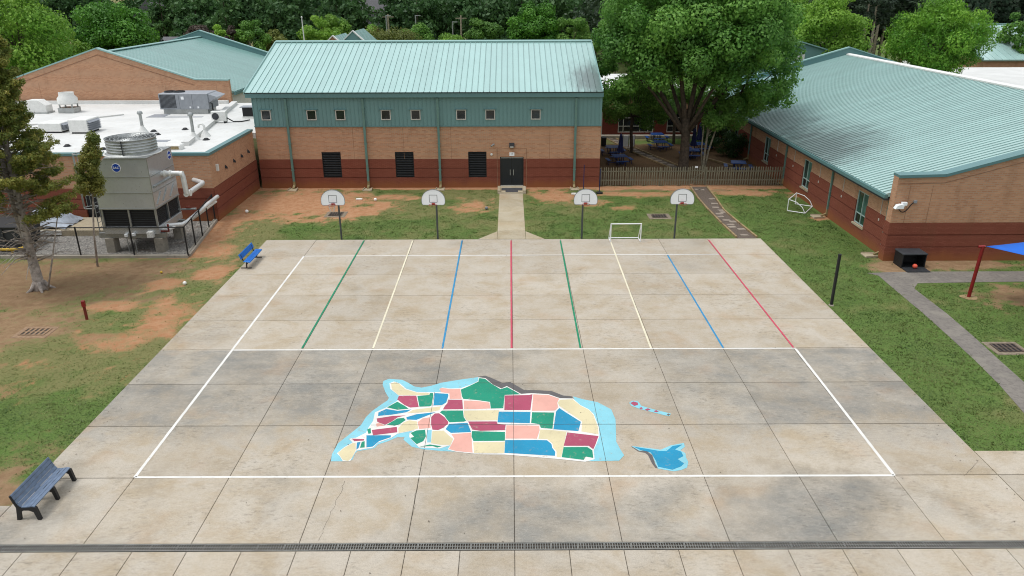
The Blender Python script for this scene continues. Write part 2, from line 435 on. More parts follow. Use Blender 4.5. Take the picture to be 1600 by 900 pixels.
def np_mesh(name, V, Q, mat, parent=None, rnd=None, k=4):
    """fast mesh from arrays: V (n,3), Q (m,k)"""
    me = bpy.data.meshes.new(name); V = np.asarray(V, np.float32); Q = np.asarray(Q, np.int32)
    me.vertices.add(len(V)); me.vertices.foreach_set('co', V.ravel())
    me.loops.add(Q.size); me.loops.foreach_set('vertex_index', Q.ravel())
    me.polygons.add(len(Q)); me.polygons.foreach_set('loop_start', np.arange(0, Q.size, k, dtype=np.int32))
    if rnd is not None:
        a = me.attributes.new('rnd', 'FLOAT', 'FACE'); a.data.foreach_set('value', np.asarray(rnd, np.float32))
    me.materials.append(MAT[mat]); me.update(calc_edges=True)
    if name is None: return me
    o = bpy.data.objects.new(name, me); COL.objects.link(o); o.parent = parent
    return o
def text_part(txt, name, mat, parent, size, M):
    cu = bpy.data.curves.new(name, 'FONT'); cu.body = txt; cu.size = size; cu.align_x = 'CENTER'; cu.align_y = 'CENTER'; cu.extrude = .004
    o = bpy.data.objects.new('tmp', cu); COL.objects.link(o)
    dg = bpy.context.evaluated_depsgraph_get(); me = bpy.data.meshes.new_from_object(o.evaluated_get(dg))
    bpy.data.objects.remove(o); me.transform(M); off = _off(parent); me.transform(Matrix.Translation(-off))
    me.materials.clear(); me.materials.append(MAT[mat]); me.name = name
    p = bpy.data.objects.new(name, me); COL.objects.link(p); p.parent = parent
    return p

# value noise for masks
def vnoise(x, y, s, seed=0):
    x = np.asarray(x, float)*s; y = np.asarray(y, float)*s; xi = np.floor(x).astype(np.int64); yi = np.floor(y).astype(np.int64)
    fx = x-xi; fy = y-yi; fx = fx*fx*(3-2*fx); fy = fy*fy*(3-2*fy)
    def h(a, b):
        n = (a*374761393+b*668265263+seed*1442695041) & 0x7fffffff; n = ((n ^ (n >> 13))*1274126177) & 0x7fffffff
        return ((n ^ (n >> 16)) & 0xffff)/65535.
    return (h(xi, yi)*(1-fx)+h(xi+1, yi)*fx)*(1-fy)+(h(xi, yi+1)*(1-fx)+h(xi+1, yi+1)*fx)*fy
def fnoise(x, y, s, seed=0): return .5*vnoise(x, y, s, seed)+.3*vnoise(x, y, s*2.3, seed+7)+.2*vnoise(x, y, s*5.1, seed+13)
def sm(v, a, b):
    t = np.clip((v-a)/(b-a), 0, 1); return t*t*(3-2*t)

# ------------------------------------------------------------------ ground: one sheet to the horizon, soil and turf where they lie
SLAB = 3.048
def ell(x, y, cx, cy, rx, ry): return np.sqrt(((x-cx)/rx)**2+((y-cy)/ry)**2)
def soil(x, y):
    """returns bare soil (0..1), tone (0 clay, .5 tan, 1 mulch), dryness of the turf"""
    n = fnoise(x, y, .55, 3); n2 = fnoise(x, y, 1.6, 9); n3 = fnoise(x, y, .22, 21)
    d = np.zeros_like(x); tone = np.zeros_like(x)
    def put(mask, tn):
        nonlocal d, tone
        tone = np.where(mask > d, tn, tone); d = np.maximum(d, mask)
    wob = (n-.5)*1.6+(n2-.5)*1.3
    def patch(cx, cy, rx, ry, amt, tn, soft=.6): put(amt*(1-sm(ell(x, y, cx, cy, rx, ry)+wob, 1-soft, 1+soft)), tn)
    patch(-15.2, 33.6, 5.6, 4.2, 1., .02)            # bare clay in the corner of the wings
    patch(-11.2, 31.2, 2.2, 1.5, .9, .1)
    patch(-19.2, 26.5, 1.5, 4.5, .85, .1)
    patch(-18.2, 22.5, 2., 1.8, .7, .1)
    put((1-sm(np.abs(y-37.4)-.35+wob*.7, 0, .6))*.9*(x > -21)*(x < 22), .1)
    patch(-2.6, 32.6, 1.8, 1.6, .8, 0.); patch(2.9, 34.6, 2.2, 1.9, .85, .15); patch(5.7, 33.0, 1.8, .9, .6, .15)
    patch(9.5, 35.3, 3., .8, .75, .1); patch(8.3, 31.5, 1.2, .7, .6, .1); patch(17.8, 35.6, 3.2, 1.3, .8, .2); patch(16.3, 36.6, 1.4, 1., .7, .4)
    patch(13, 37.2, 8, .9, .7, .5)
    patch(-25., 17., 5.5, 4., .74, .6); patch(-22., 19.6, 4., 1.3, .75, .45)
    patch(-23.5, 11.8, 3.2, 2.4, .8, .45); patch(-24.5, 8., 2.6, 2., .9, .3)
    patch(-16.8, 13., 1.3, 2.6, .62, .1); patch(-17.6, 9.8, 1.1, .9, .62, .1); patch(-18.6, 17., 1., .8, .75, .05); patch(-16.6, 18.6, 1.1, 1., .75, .05)
    patch(-20., 14., 1.4, .8, .7, .15); patch(-19., 10.5, 1.2, .6, .6, .3); patch(-21., 5.5, 1.5, .8, .5, .3)
    patch(-16.2, 1.2, 1.4, 1.6, .3, .5); patch(-16.4, -.6, 1.6, 1.2, .95, .55)
    patch(21.0, 19.2, 1.6, 1.6, .9, .45); patch(25.5, 19.5, 4.5, .9, .95, .5); patch(20.9, 28.9, .8, .6, .8, .05)
    patch(27.5, 14.6, 3.4, 2.2, .9, .55); patch(22.6, 14.6, .35, .35, .0, .2)
    put(sm(y+wob*.4, 37.7, 38.4)*(1-sm(y+wob, 54., 56.))*(x > 6.5)*.95, 1.)
    put((1-sm(np.abs(y-47+wob*2)-1.5, 0, 2))*(x > 12)*(y > 38)*.5*(x < 21), .6)
    put(((y > 78)*.35), .9)
    d = np.clip(d+(sm(n2, .5, .75)*.55)*(x < -15)*(.25+.75*sm(y, 3., 10.))+(sm(n2, .7, .85)*.2), 0, 1)
    dry = np.clip(.3-.14*(x > 15)+(n3-.5)*1.3+(fnoise(x, y, 1.1, 33)-.5)*1.1+.55*(x < -15.2)*sm(y, 2., 9.)+.3*(y > 24.4)*(x < 16), 0, 1)
    return d, tone, dry
def build_ground():
    xs = np.concatenate([[-3000, -900, -300, -150, -90, -65], np.arange(-50, 50, .35), [52, 65, 90, 150, 300, 900, 3000]])
    ys = np.concatenate([[-3000, -900, -200, -60, -25], np.arange(-12, 66, .35), [70, 78, 90, 120, 200, 320, 900, 4000]])
    X, Y = np.meshgrid(xs, ys); nx = len(xs); ny = len(ys)
    V = np.stack([X.ravel(), Y.ravel(), np.full(X.size, -.012)], 1)
    i = np.arange(ny-1)[:, None]*nx+np.arange(nx-1)[None]; i = i.ravel()
    Q = np.stack([i, i+1, i+nx+1, i+nx], 1)
    o = np_mesh('ground', V, Q, 'ground'); tag(o, kind='structure')
    d, tn, dr = soil(V[:, 0], V[:, 1]); c = np.ones((len(V), 4), np.float32); c[:, 0] = d; c[:, 1] = tn; c[:, 2] = dr
    a = o.data.attributes.new('soil', 'FLOAT_COLOR', 'POINT'); a.data.foreach_set('color', c.ravel())
def groundmat():
    m, t, b = newmat('ground'); p = wpos(t)
    s = nd(t, 'ShaderNodeSeparateColor', {0: nd(t, 'ShaderNodeAttribute', attribute_name='soil').outputs['Color']}).outputs
    n1 = noise(t, p, 2.2, 6, .7); n2 = noise(t, p, 14., 5, .75); n3 = noise(t, vscale(t, p, (3, 7, 1)), 6., 4, .8); n4 = noise(t, p, .6, 4)
    g = mixc(t, mapr(t, n2, .3, .7), lin('42552b'), lin('6a7d42'))
    g = mixc(t, mapr(t, n4, .35, .65, 0, .55), g, lin('5a7638'))
    dryf = mth(t, 'MULTIPLY', mapr(t, mth(t, 'ADD', s[2], mth(t, 'MULTIPLY', mth(t, 'SUBTRACT', n3, .5), .9)), .35, .95), .85)
    g = mixc(t, dryf, g, lin('7c774f'))
    clay = mixc(t, mapr(t, n1, .3, .7), lin('b58c6b'), lin('a37452'))
    tan = mixc(t, mapr(t, n1, .3, .7), lin('9c8164'), lin('83694e'))
    mul = mixc(t, mapr(t, n2, .3, .7), lin('50402e'), lin('785e45'))
    e = mixc(t, mapr(t, s[1], .1, .45), clay, tan); e = mixc(t, mapr(t, s[1], .5, .8), e, mul)
    e = mixc(t, mapr(t, n2, .5, .8, 0, .4), e, lin('7d634c'))
    ed = mapr(t, mth(t, 'ADD', s[0], mth(t, 'MULTIPLY', mth(t, 'SUBTRACT', mth(t, 'MULTIPLY', mth(t, 'ADD', n1, n3), .5), .5), 2.6)), .25, .75)
    setc(t, b, mixc(t, ed, g, e)); b.inputs['Roughness'].default_value = .95; b.inputs['Specular IOR Level'].default_value = .15
    bump(t, b, mth(t, 'ADD', n2, n3), .6, .05); MAT['ground'] = m
groundmat(); build_ground()

# ------------------------------------------------------------------ court of separate slabs
XL, XR = -15.3, 15.55
XS = [XL]+[SLAB*k for k in range(-4, 5)]+[XR]
def box_mesh(name, dx, dy, z0, z1, mat, c=.012):
    b = MB().cbox(-dx/2, dx/2, -dy/2, dy/2, z0, z1, c); me = bpy.data.meshes.new(name); me.from_pydata(b.v, [], b.f); me.materials.append(MAT[mat]); return me
ZC = .03                       # top of the court
GAP = .016
court = MB().box(XL+.02, XR-.02, -9.2, 24.36, -.2, -.002).build('concrete_court', 'joint_dark'); tag(court, kind='structure')
_sc = {}
def slab(x0, x1, y0, y1, parent, mat='court_concrete', z=ZC, thick=.15, name='slab'):
    key = (round(x1-x0, 3), round(y1-y0, 3), mat, round(z, 3), thick)
    if key not in _sc: _sc[key] = box_mesh(name, x1-x0-GAP, y1-y0-.032, z-thick, z, mat)
    return inst(name, _sc[key], parent, loc=((x0+x1)/2, (y0+y1)/2, 0))
for r_ in range(8):
    for k in range(len(XS)-1): slab(XS[k], XS[k+1], r_*SLAB, (r_+1)*SLAB, court)
for k in range(len(XS)-1): slab(XS[k], XS[k+1], -3.08, 0, court)
hx = SLAB/2; xk = -12*hx
while xk < 22:
    slab(xk, xk+hx, -6.42, -3.38, court); slab(xk, xk+hx, -9.2, -6.42, court); xk += hx
slab(-18.3, XL, -3.08, -1.35, court)
pad = MB().box(XR+.03, 33, -9.2, 1.3, -.2, -.004).build('side_pavement', 'joint_dark'); tag(pad, kind='structure')
for k in range(5):
    slab(XR+.01+k*3.4, XR+.01+(k+1)*3.4, 0, 1.34, pad); slab(XR+.01+k*3.4, XR+.01+(k+1)*3.4, -3.08, 0, pad)

# painted lines (parts of the court)
def stripe(a, b, wd, mat, name='painted_line', z=.004, label=None):
    a = Vector(a[:2]); b = Vector(b[:2]); d = (b-a).normalized(); n_ = Vector((-d.y, d.x))*wd/2
    L = (b-a).length; N = max(2, int(L/.25)); rg = random.Random(hash((round(a.x, 2), round(b.y, 2))) & 0xffff); v = []; f = []
    for i in range(N+1):
        q = a+d*L*i/N; e = 1+rg.uniform(-.09, .09); e2 = 1+rg.uniform(-.09, .09)
        v += [(q.x+n_.x*e, q.y+n_.y*e, ZC+z), (q.x-n_.x*e2, q.y-n_.y*e2, ZC+z)]
        if i: f.append((2*i-2, 2*i-1, 2*i+1, 2*i))
    o = MB().add(v, f).build(name, mat, court)
    if label: o['label'] = label
    return o
LW = .095
c00, c10, c01, c11 = G(211, 747), G(1397, 744), G(475, 401), G(1126, 398)
stripe(c00, c10, LW, 'paint_white', label='front white boundary line'); stripe(c01, c11, LW, 'paint_white', label='back white boundary line')
stripe(c00, c01, LW+.01, 'paint_white', label='left white boundary line'); stripe(G(1397, 744), G(1243, 546), LW+.01, 'paint_white', label='right white boundary line')
stripe(G(365, 548), G(1243, 545), LW, 'paint_white', label='white cross line')
for i, (a, b, m_) in enumerate((((472, 545.5), (569, 376.5), 'paint_green'), ((583, 545.5), (645, 376.5), 'paint_cream'), ((691.3, 545.5), (722, 376.5), 'paint_blue'),
        ((799.3, 545), (798.5, 376.5), 'paint_red'), ((907, 545), (875.5, 376.5), 'paint_green'), ((1017, 545), (954, 378), 'paint_cream'),
        ((1130, 544.5), (1043, 399.5), 'paint_blue'), ((1240, 544.5), (1107, 375.5), 'paint_red'))):
    stripe(G(*a), G(*b), .085, m_, z=.007)

# map painted on the slabs
A = lambda q: G(q[0]/5.293+500, q[1]/5.293+570)[:2]
B = lambda q: G(q[0]/4.444+740, q[1]/4.444+570)[:2]
def P_(s):
    """'a x,y x,y b x,y' -> ground polygon measured in two enlarged views of the photo"""
    fn = A; out = []
    for tk in s.split():
        if tk == 'a': fn = A
        elif tk == 'b': fn = B
        else: out.append(fn(tuple(map(float, tk.split(',')))))
    return out
mural = MB().sheet(P_('a 90,805 100,745 150,655 240,585 340,505 380,440 430,390 500,340 560,300 570,280 540,230 518,170 525,140 570,122 680,130 730,155 780,185 840,195 920,180 1000,155 1150,130 1310,108 1322,125 1250,300 1130,725 1010,720 850,705 760,685 690,625 700,605 640,605 560,640 480,665 450,695 380,710 310,720 290,740 270,790 240,805'), ZC+.004).build('map_painting', 'map_water', court)
mural['label'] = 'colourful painted map of states on the court'
MP = [('map_water', 6, 'b 690,225 760,245 860,265 955,315 985,385 990,540 1020,595 1045,635 1010,672 775,676 700,640 700,250'),
 ('map_grey', 5, 'b 30,88 80,80 120,95 200,130 255,125 290,145 350,180 450,182 540,187 620,218 685,225 690,242 600,240 520,216 400,209 330,213 285,190 235,158 190,176 150,168 100,121 40,99'),
 ('paint_white', 8, 'a 140,740 200,690 270,650 240,620 300,610 380,570 400,530 440,470 455,400 550,360 640,305 655,265 580,205 575,160 610,145 660,160 715,205 800,232 930,234 1005,232 985,208 1010,195 1080,203 1165,200 1250,170 1310,140 1310,110 1370,118 1430,170 1500,203 1545,183 b 290,186 330,208 400,203 520,210 600,238 690,240 740,285 800,315 835,350 870,440 874,500 852,560 834,600 840,662 775,680 600,662 215,630 20,632 a 1530,745 1270,742 1130,728 1055,708 1080,672 990,700 820,692 738,605 740,575 780,550 640,578 590,612 480,652 440,692 380,702 300,718 250,806 190,806 165,765'),
 ('map_cream', 10, 'a 590,165 620,152 660,167 705,210 800,237 905,242 900,255 800,258 720,258 650,255 600,212'),
 ('map_crimson', 10, 'a 655,264 795,264 815,356 745,360 700,338 642,295'),
 ('map_green', 10, 'a 808,266 903,258 912,242 934,242 936,262 922,343 905,350 824,353'),
 ('map_blue', 10, 'a 950,242 1058,249 1060,265 1043,318 1008,340 940,343'),
 ('map_pink', 10, 'a 1003,233 992,205 1010,200 1080,209 1158,207 1160,230 1170,288 1073,288 1072,243'),
 ('map_green', 10, 'a 1168,212 1240,182 1312,147 1318,118 1365,124 1420,167 1490,209 1545,192 b 280,188 322,211 213,215 205,307 119,309 114,263 a 1300,298 1187,288 1176,265'),
 ('map_crimson', 10, 'a 1062,297 1175,297 1180,373 1018,376 1037,346 1056,326'),
 ('map_pink', 10, 'a 1192,304 1300,307 1398,320 1406,368 1300,373 1194,373'),
 ('map_green', 10, 'a 1012,387 1180,387 1186,440 1206,470 1190,477 1072,482 1052,458 1032,428 994,402'),
 ('map_cream', 10, 'a 1193,387 1478,384 1463,466 1217,468 1193,430'),
 ('map_crimson', 10, 'b 218,220 385,217 407,211 393,320 215,320'),
 ('map_pink', 10, 'b 416,212 520,217 592,242 578,270 585,300 563,323 407,326'),
 ('map_cream', 10, 'b 602,250 688,247 743,292 798,320 828,352 862,440 865,488 748,468 753,398 642,323 598,293 586,270'),
 ('map_blue', 10, 'b 177,332 393,334 388,411 168,406'),
 ('map_green', 10, 'b 407,337 558,339 546,450 467,443 457,418 402,410'),
 ('map_blue', 10, 'b 574,332 596,308 640,338 742,402 726,466 555,453'),
 ('map_crimson', 10, 'a 1228,477 1458,477 1466,497 1533,502 1528,548 1330,553 1262,543'),
 ('map_green', 10, 'a 1260,557 1528,564 1526,636 1272,638 1257,600'),
 ('map_cream', 10, 'a 1270,650 1526,647 1520,738 1277,736'),
 ('map_pink', 10, 'b 230,427 453,430 456,460 438,518 224,518'),
 ('map_blue', 10, 'b 222,530 440,530 508,532 538,557 543,582 565,611 562,638 217,618'),
 ('map_cream', 10, 'b 464,457 550,462 643,472 623,570 606,648 577,646 575,605 553,580 548,550 512,523 453,521'),
 ('map_crimson', 10, 'b 652,477 865,502 843,560 829,592 797,568 628,569'),
 ('map_green', 10, 'b 627,579 788,579 822,602 828,653 777,643 763,666 614,648'),
 ('map_crimson', 10, 'a 950,412 985,410 1028,442 1058,480 1056,495 1018,528 978,546 932,543 922,500 922,440'),
 ('map_blue', 10, 'a 1072,497 1218,489 1247,563 1085,570 1042,540'),
 ('map_cream', 10, 'a 932,557 1023,554 1058,590 1098,620 1078,669 1000,668 922,655'),
 ('map_pink', 10, 'a 1087,582 1248,572 1260,733 1130,720 1068,703 1094,660 1113,620'),
 ('map_green', 10, 'a 640,314 698,347 732,371 640,378 558,360'),
 ('map_blue', 10, 'a 487,402 550,374 640,389 755,377 713,400 600,418 484,430'),
 ('map_cream', 10, 'a 772,380 998,352 983,383 920,396 724,408'),
 ('map_crimson', 10, 'a 472,452 600,432 706,427 640,443 588,478 540,502 478,480'),
 ('map_green', 10, 'a 553,504 640,453 690,448 707,465 658,498 620,510'),
 ('map_blue', 10, 'a 718,441 800,418 955,400 898,423 798,462 722,460'),
 ('map_cream', 10, 'a 652,531 692,487 740,468 798,477 810,533 745,553 652,570'),
 ('map_pink', 10, 'a 810,482 850,453 908,443 913,528 822,537'),
 ('map_crimson', 10, 'a 432,547 633,522 637,566 442,590'),
 ('map_pink', 10, 'a 467,496 490,488 535,510 472,518'),
 ('map_green', 10, 'a 392,545 418,532 422,573 402,578'),
 ('map_blue', 10, 'a 387,592 583,592 583,608 488,638 438,683 387,690'),
 ('map_green', 10, 'a 347,646 369,642 369,690 333,693'),
 ('map_blue', 10, 'a 307,652 335,647 320,693 302,708'),
 ('map_crimson', 10, 'a 267,619 363,623 363,634 287,639'),
 ('map_cream', 10, 'a 153,735 202,697 270,657 293,657 293,714 268,769 233,802 192,793 177,770'),
 ('map_green', 10, 'a 752,572 800,552 868,547 873,600 853,638 800,663 750,612 782,603'),
 ('map_green', 11, 'a 822,686 910,667 1006,682 970,693 930,680'),
 ('map_water', 9, 'a 884,548 925,545 918,650 887,650'),
 ('map_water', 9, 'a 1000,702 1068,682 1058,708 1020,718'),
 ('map_water', 5, 'b 1080,270 1100,255 1140,258 1165,290 1250,315 1370,345 1360,362 1330,357 1200,324 1160,314 1095,290'),
 ('map_crimson', 10, 'b 1090,272 1110,262 1138,270 1138,284 1115,290'), ('map_crimson', 10, 'b 1152,306 1166,302 1172,309 1160,313'),
 ('map_crimson', 10, 'b 1190,317 1210,309 1226,318 1205,324'), ('map_crimson', 10, 'b 1252,328 1268,322 1282,331 1266,334'), ('map_grey', 10, 'b 1343,352 1352,346 1362,352 1352,358'),
 ('map_water', 5, 'b 1095,570 1180,580 1300,595 1370,565 1460,548 1466,575 1435,600 1470,620 1475,650 1490,680 1482,720 1440,737 1390,746 1280,727 1262,690 1240,630 1200,602 1150,602'),
 ('map_blue', 10, 'b 1115,576 1200,590 1290,606 1340,606 1380,572 1448,561 1395,595 1438,610 1453,640 1413,660 1458,690 1438,710 1380,733 1282,713 1267,670 1232,615 1160,598'),
 ('map_grey', 4, 'b 1092,570 1150,604 1200,604 1240,635 1260,695 1280,724 1262,722 1238,690 1210,632 1190,617 1140,607 1103,580')]
def swell(P, d):
    cx = sum(q[0] for q in P)/len(P); cy = sum(q[1] for q in P)/len(P)
    return [(x+(x-cx)/max(.05, math.hypot(x-cx, y-cy))*d, y+(y-cy)/max(.05, math.hypot(x-cx, y-cy))*d) for x, y in P]
for m_, z, s in MP: MB().sheet(swell(P_(s), .014 if z == 10 else 0), ZC+z*.001+.001).build('map_region', m_, mural, fixn=False)

# joints of the slabs showing through the paint
def inside(x, y, P):
    c = False
    for i in range(len(P)):
        (x1, y1), (x2, y2) = P[i], P[i-1]
        if (y1 > y) != (y2 > y) and x < (x2-x1)*(y-y1)/(y2-y1)+x1: c = not c
    return c
PL = [P_(s) for m_, z, s in MP if z <= 8]; jl = MB()
for k in range(-3, 3):
    for i in range(120):
        y = .4+i*.06
        if any(inside(k*SLAB, y+.03, q) for q in PL): jl.box(k*SLAB-.006, k*SLAB+.006, y, y+.06, ZC+.013, ZC+.0135)
for k in (1, 2):
    for i in range(240):
        x = -8+i*.06
        if any(inside(x+.03, k*SLAB, q) for q in PL): jl.box(x, x+.06, k*SLAB-.009, k*SLAB+.009, ZC+.013, ZC+.0135)
jl.build('joint_line', 'joint_dark', mural)
# hairline cracks
def crack(pts, wd=.012):
    rg = random.Random(len(pts)); v = []; f = []
    P = [Vector(G(*q)[:2]) for q in pts]; Q = []
    for i in range(len(P)-1):
        for k in range(6): Q.append(P[i].lerp(P[i+1], k/6)+Vector((rg.uniform(-.04, .04), rg.uniform(-.04, .04))))
    Q.append(P[-1])
    for i, q in enumerate(Q):
        d = (Q[min(i+1, len(Q)-1)]-Q[max(i-1, 0)]).normalized(); n_ = Vector((-d.y, d.x))*wd*rg.uniform(.4, 1)/2
        v += [(q.x+n_.x, q.y+n_.y, ZC+.002), (q.x-n_.x, q.y-n_.y, ZC+.002)]
        if i: f.append((2*i-2, 2*i-1, 2*i+1, 2*i))
    MB().add(v, f).build('crack', 'joint_dark', court)
crack([(540, 752), (528, 780), (512, 812), (498, 846)]); crack([(655, 750), (645, 800), (636, 846)], .008); crack([(1528, 722), (1505, 745)])

# trench drain
drain = root('trench_drain', 'long steel slotted trench drain across the concrete, nearest the camera', 'drain', (0, -3.23, 0))
MB().box(-17, 30, -3.375, -3.085, -.19, -.13).build('channel', 'black', drain)
fr = MB()
for y in (-3.372, -3.106): fr.box(-17, 30, y, y+.018, -.13, ZC+.003)
fr.build('frame', 'grate_steel', drain)
gm = MB(); gl = .75
gm.box(-gl/2+.004, gl/2-.004, -.124, -.108, -.02, .0); gm.box(-gl/2+.004, gl/2-.004, -.008, .008, -.02, 0); gm.box(-gl/2+.004, gl/2-.004, .108, .124, -.02, 0)
for k in range(11):
    x = -gl/2+.004+k*(gl-.03)/10
    for a, b in ((-.108, -.008), (.008, .108)): gm.box(x, x+.022, a, b, -.018, -.001)
gme = bpy.data.meshes.new('grate'); gme.from_pydata(gm.v, [], gm.f); gme.materials.append(MAT['grate_steel'])
for k in range(60): inst('grate', gme, drain, loc=(-16.6+k*gl, -3.229, ZC))
# ------------------------------------------------------------------ building helpers
class Wall:
    """vertical wall plane: point(u along wall, z, d outward)"""
    def __init__(s, ox, oy, u, n): s.o = (ox, oy); s.u = u; s.n = n
    def p(s, u, z, d=0.): return (s.o[0]+s.u[0]*u+s.n[0]*d, s.o[1]+s.u[1]*u+s.n[1]*d, z)
    def box(s, mb, u0, u1, z0, z1, d0, d1):
        c = [s.p(u, z, d) for d in (d0, d1) for z in (z0, z1) for u in (u0, u1)]
        return mb.add(c, [(0, 1, 3, 2), (4, 6, 7, 5), (0, 4, 5, 1), (2, 3, 7, 6), (0, 2, 6, 4), (1, 5, 7, 3)])
    def sheet(s, mb, u0, u1, z0, z1, holes=(), d=0., reveal=.14):
        H = [(max(a, u0), min(b, u1), max(c, z0), min(e, z1)) for a, b, c, e in holes if a < u1 and b > u0 and c < z1 and e > z0]
        us = sorted({u0, u1, *[h[0] for h in H], *[h[1] for h in H]}); zs = sorted({z0, z1, *[h[2] for h in H], *[h[3] for h in H]})
        for i in range(len(us)-1):
            for j in range(len(zs)-1):
                cu = (us[i]+us[i+1])/2; cz = (zs[j]+zs[j+1])/2
                if any(h[0] < cu < h[1] and h[2] < cz < h[3] for h in H): continue
                mb.add([s.p(us[i], zs[j], d), s.p(us[i+1], zs[j], d), s.p(us[i+1], zs[j+1], d), s.p(us[i], zs[j+1], d)], [(0, 1, 2, 3)])
        for a, b, c, e in H:
            q = [(a, c), (b, c), (b, e), (a, e)]
            for k in range(4):
                m_, n_ = q[k], q[(k+1) % 4]
                if (k == 0 and c <= z0 and z0 > 0) or (k == 2 and e >= z1): continue
                mb.add([s.p(*m_, d), s.p(*n_, d), s.p(*n_, d-reveal), s.p(*m_, d-reveal)], [(0, 1, 2, 3)])
        return mb
BANDS = ((0, .79), (.85, 1.51), (1.57, 2.24))
def masonry(W, par, u0, u1, ztop, holes=(), redtop=2.26, zbase=-.1):
    W.sheet(MB(), u0, u1, zbase, redtop, holes).build('wall_base', 'brick_red', par)
    W.sheet(MB(), u0, u1, redtop, ztop, holes).build('wall', 'brick_tan', par)
    for a, b in BANDS:
        cuts = sorted((h[0], h[1]) for h in holes if h[2] < b-.05 and h[3] > a+.05); u = u0; m = MB()
        for c, e in cuts+[(u1, u1)]:
            if c-u > .02: W.box(m, u, c, a if a else zbase, b, .003, .045)
            u = e
        m.build('brick_band', 'brick_red', par)
def window(W, par, u0, u1, z0, z1, frame='window_frame', pane='glass_dark', vbars=(), hbars=(), fw=.06, d=-.07, sill=None, proud=.0, name='window'):
    m = MB(); D0, D1 = d-.03, d+.04+proud
    W.box(m, u0, u0+fw, z0, z1, D0, D1); W.box(m, u1-fw, u1, z0, z1, D0, D1)
    W.box(m, u0+fw, u1-fw, z1-fw, z1, D0, D1); W.box(m, u0+fw, u1-fw, z0, z0+fw, D0, D1)
    for v in vbars: W.box(m, v-fw*.4, v+fw*.4, z0+fw, z1-fw, D0, D1-.006)
    for h in hbars: W.box(m, u0+fw, u1-fw, h-fw*.4, h+fw*.4, D0, D1-.008)
    o = m.build(name, frame, par)
    us = [u0+fw*.5, *vbars, u1-fw*.5]; zs = [z0+fw*.5, *hbars, z1-fw*.5]; kk = 0
    for i in range(len(us)-1):
        for j in range(len(zs)-1):
            pm = pane if isinstance(pane, str) else pane[kk % len(pane)]; kk += 1
            W.box(MB(), us[i]+.004, us[i+1]-.004, zs[j]+.004, zs[j+1]-.004, d-.022, d-.008).build('pane', pm, o)
    if sill: W.box(MB(), u0-.06, u1+.06, z0-.12, z0-.004, -.06, .09).build('sill', sill, o)
    return o
def downspout(W, par, u, z0, z1, d=.07, kick=True, wd=.11):
    m = MB(); W.box(m, u-wd/2, u+wd/2, z0+.55, z1, d, d+.1); o = m.build('downspout', 'downspout', par)
    b = MB(); W.box(b, u-wd/2-.006, u+wd/2+.006, z0+.1, z0+.548, d-.004, d+.106)
    if kick:
        b.add([W.p(u-wd/2, z0+.16, d+.1), W.p(u+wd/2, z0+.16, d+.1), W.p(u+wd/2, z0+.04, d+.42), W.p(u-wd/2, z0+.04, d+.42),
               W.p(u-wd/2, z0+.28, d+.1), W.p(u+wd/2, z0+.28, d+.1), W.p(u+wd/2, z0+.14, d+.42), W.p(u-wd/2, z0+.14, d+.42)],
              [(0, 1, 2, 3), (4, 5, 6, 7), (0, 3, 7, 4), (1, 2, 6, 5), (3, 2, 6, 7)])
    b.build('boot', 'downspout_base', o)
    s = MB()
    for z in (z0+1.4, (z0+z1)/2, z1-.8): W.box(s, u-wd/2-.03, u+wd/2+.03, z, z+.06, d-.06, d+.106)
    s.build('strap', 'downspout', o)
    return o
def splash_block(x, y, rz, label, group='splash blocks under the downspouts'):
    o = root('splash_block', label, 'splash block', (x, y, -.01), rz, group, local=True)
    m = MB().prism([(-.3, 0), (.3, 0), (.38, -.75), (-.38, -.75)], 0, .05); m.build('tray', 'path_concrete', o)
    e = MB(); e.bar((-.28, -.01, .085), (-.36, -.74, .085), .05, .07); e.bar((.28, -.01, .085), (.36, -.74, .085), .05, .07); e.build('rim', 'path_concrete', o)
    return o
def slope(par, mat, e0, e1, up, spacing, name='roof', rib=.045, gap=.055):
    e0, e1, up = Vector(e0), Vector(e1), Vector(up)
    x = (e1-e0).normalized(); y = up.normalized(); z = x.cross(y)
    if z.z < 0: e0, e1 = e1, e0; x = -x; z = x.cross(y)
    L = (e1-e0).length; Ly = up.length; dz = z*-.115
    q = [e0+dz, e1+dz, e1+up+dz, e0+up+dz]; q2 = [v-z*.1 for v in q]
    o = MB().add([*q, *q2], [(0, 1, 2, 3), (7, 6, 5, 4), (0, 4, 5, 1), (1, 5, 6, 2), (2, 6, 7, 3), (3, 7, 4, 0)]).build(name, mat, par)
    N = round(L/spacing); s = L/N
    m = MB().box(gap/2, s-gap/2, 0, Ly, -.11, 0); m.box(-.014, .014, .01, Ly-.01, -.11, rib)
    me = bpy.data.meshes.new('roof_panel'); me.from_pydata(m.v, [], m.f); me.materials.append(MAT[mat])
    rot = Matrix((x, y, z)).transposed().to_euler()
    for k in range(N): inst('roof_panel', me, o, loc=e0+x*s*k, rot=rot)
    return o

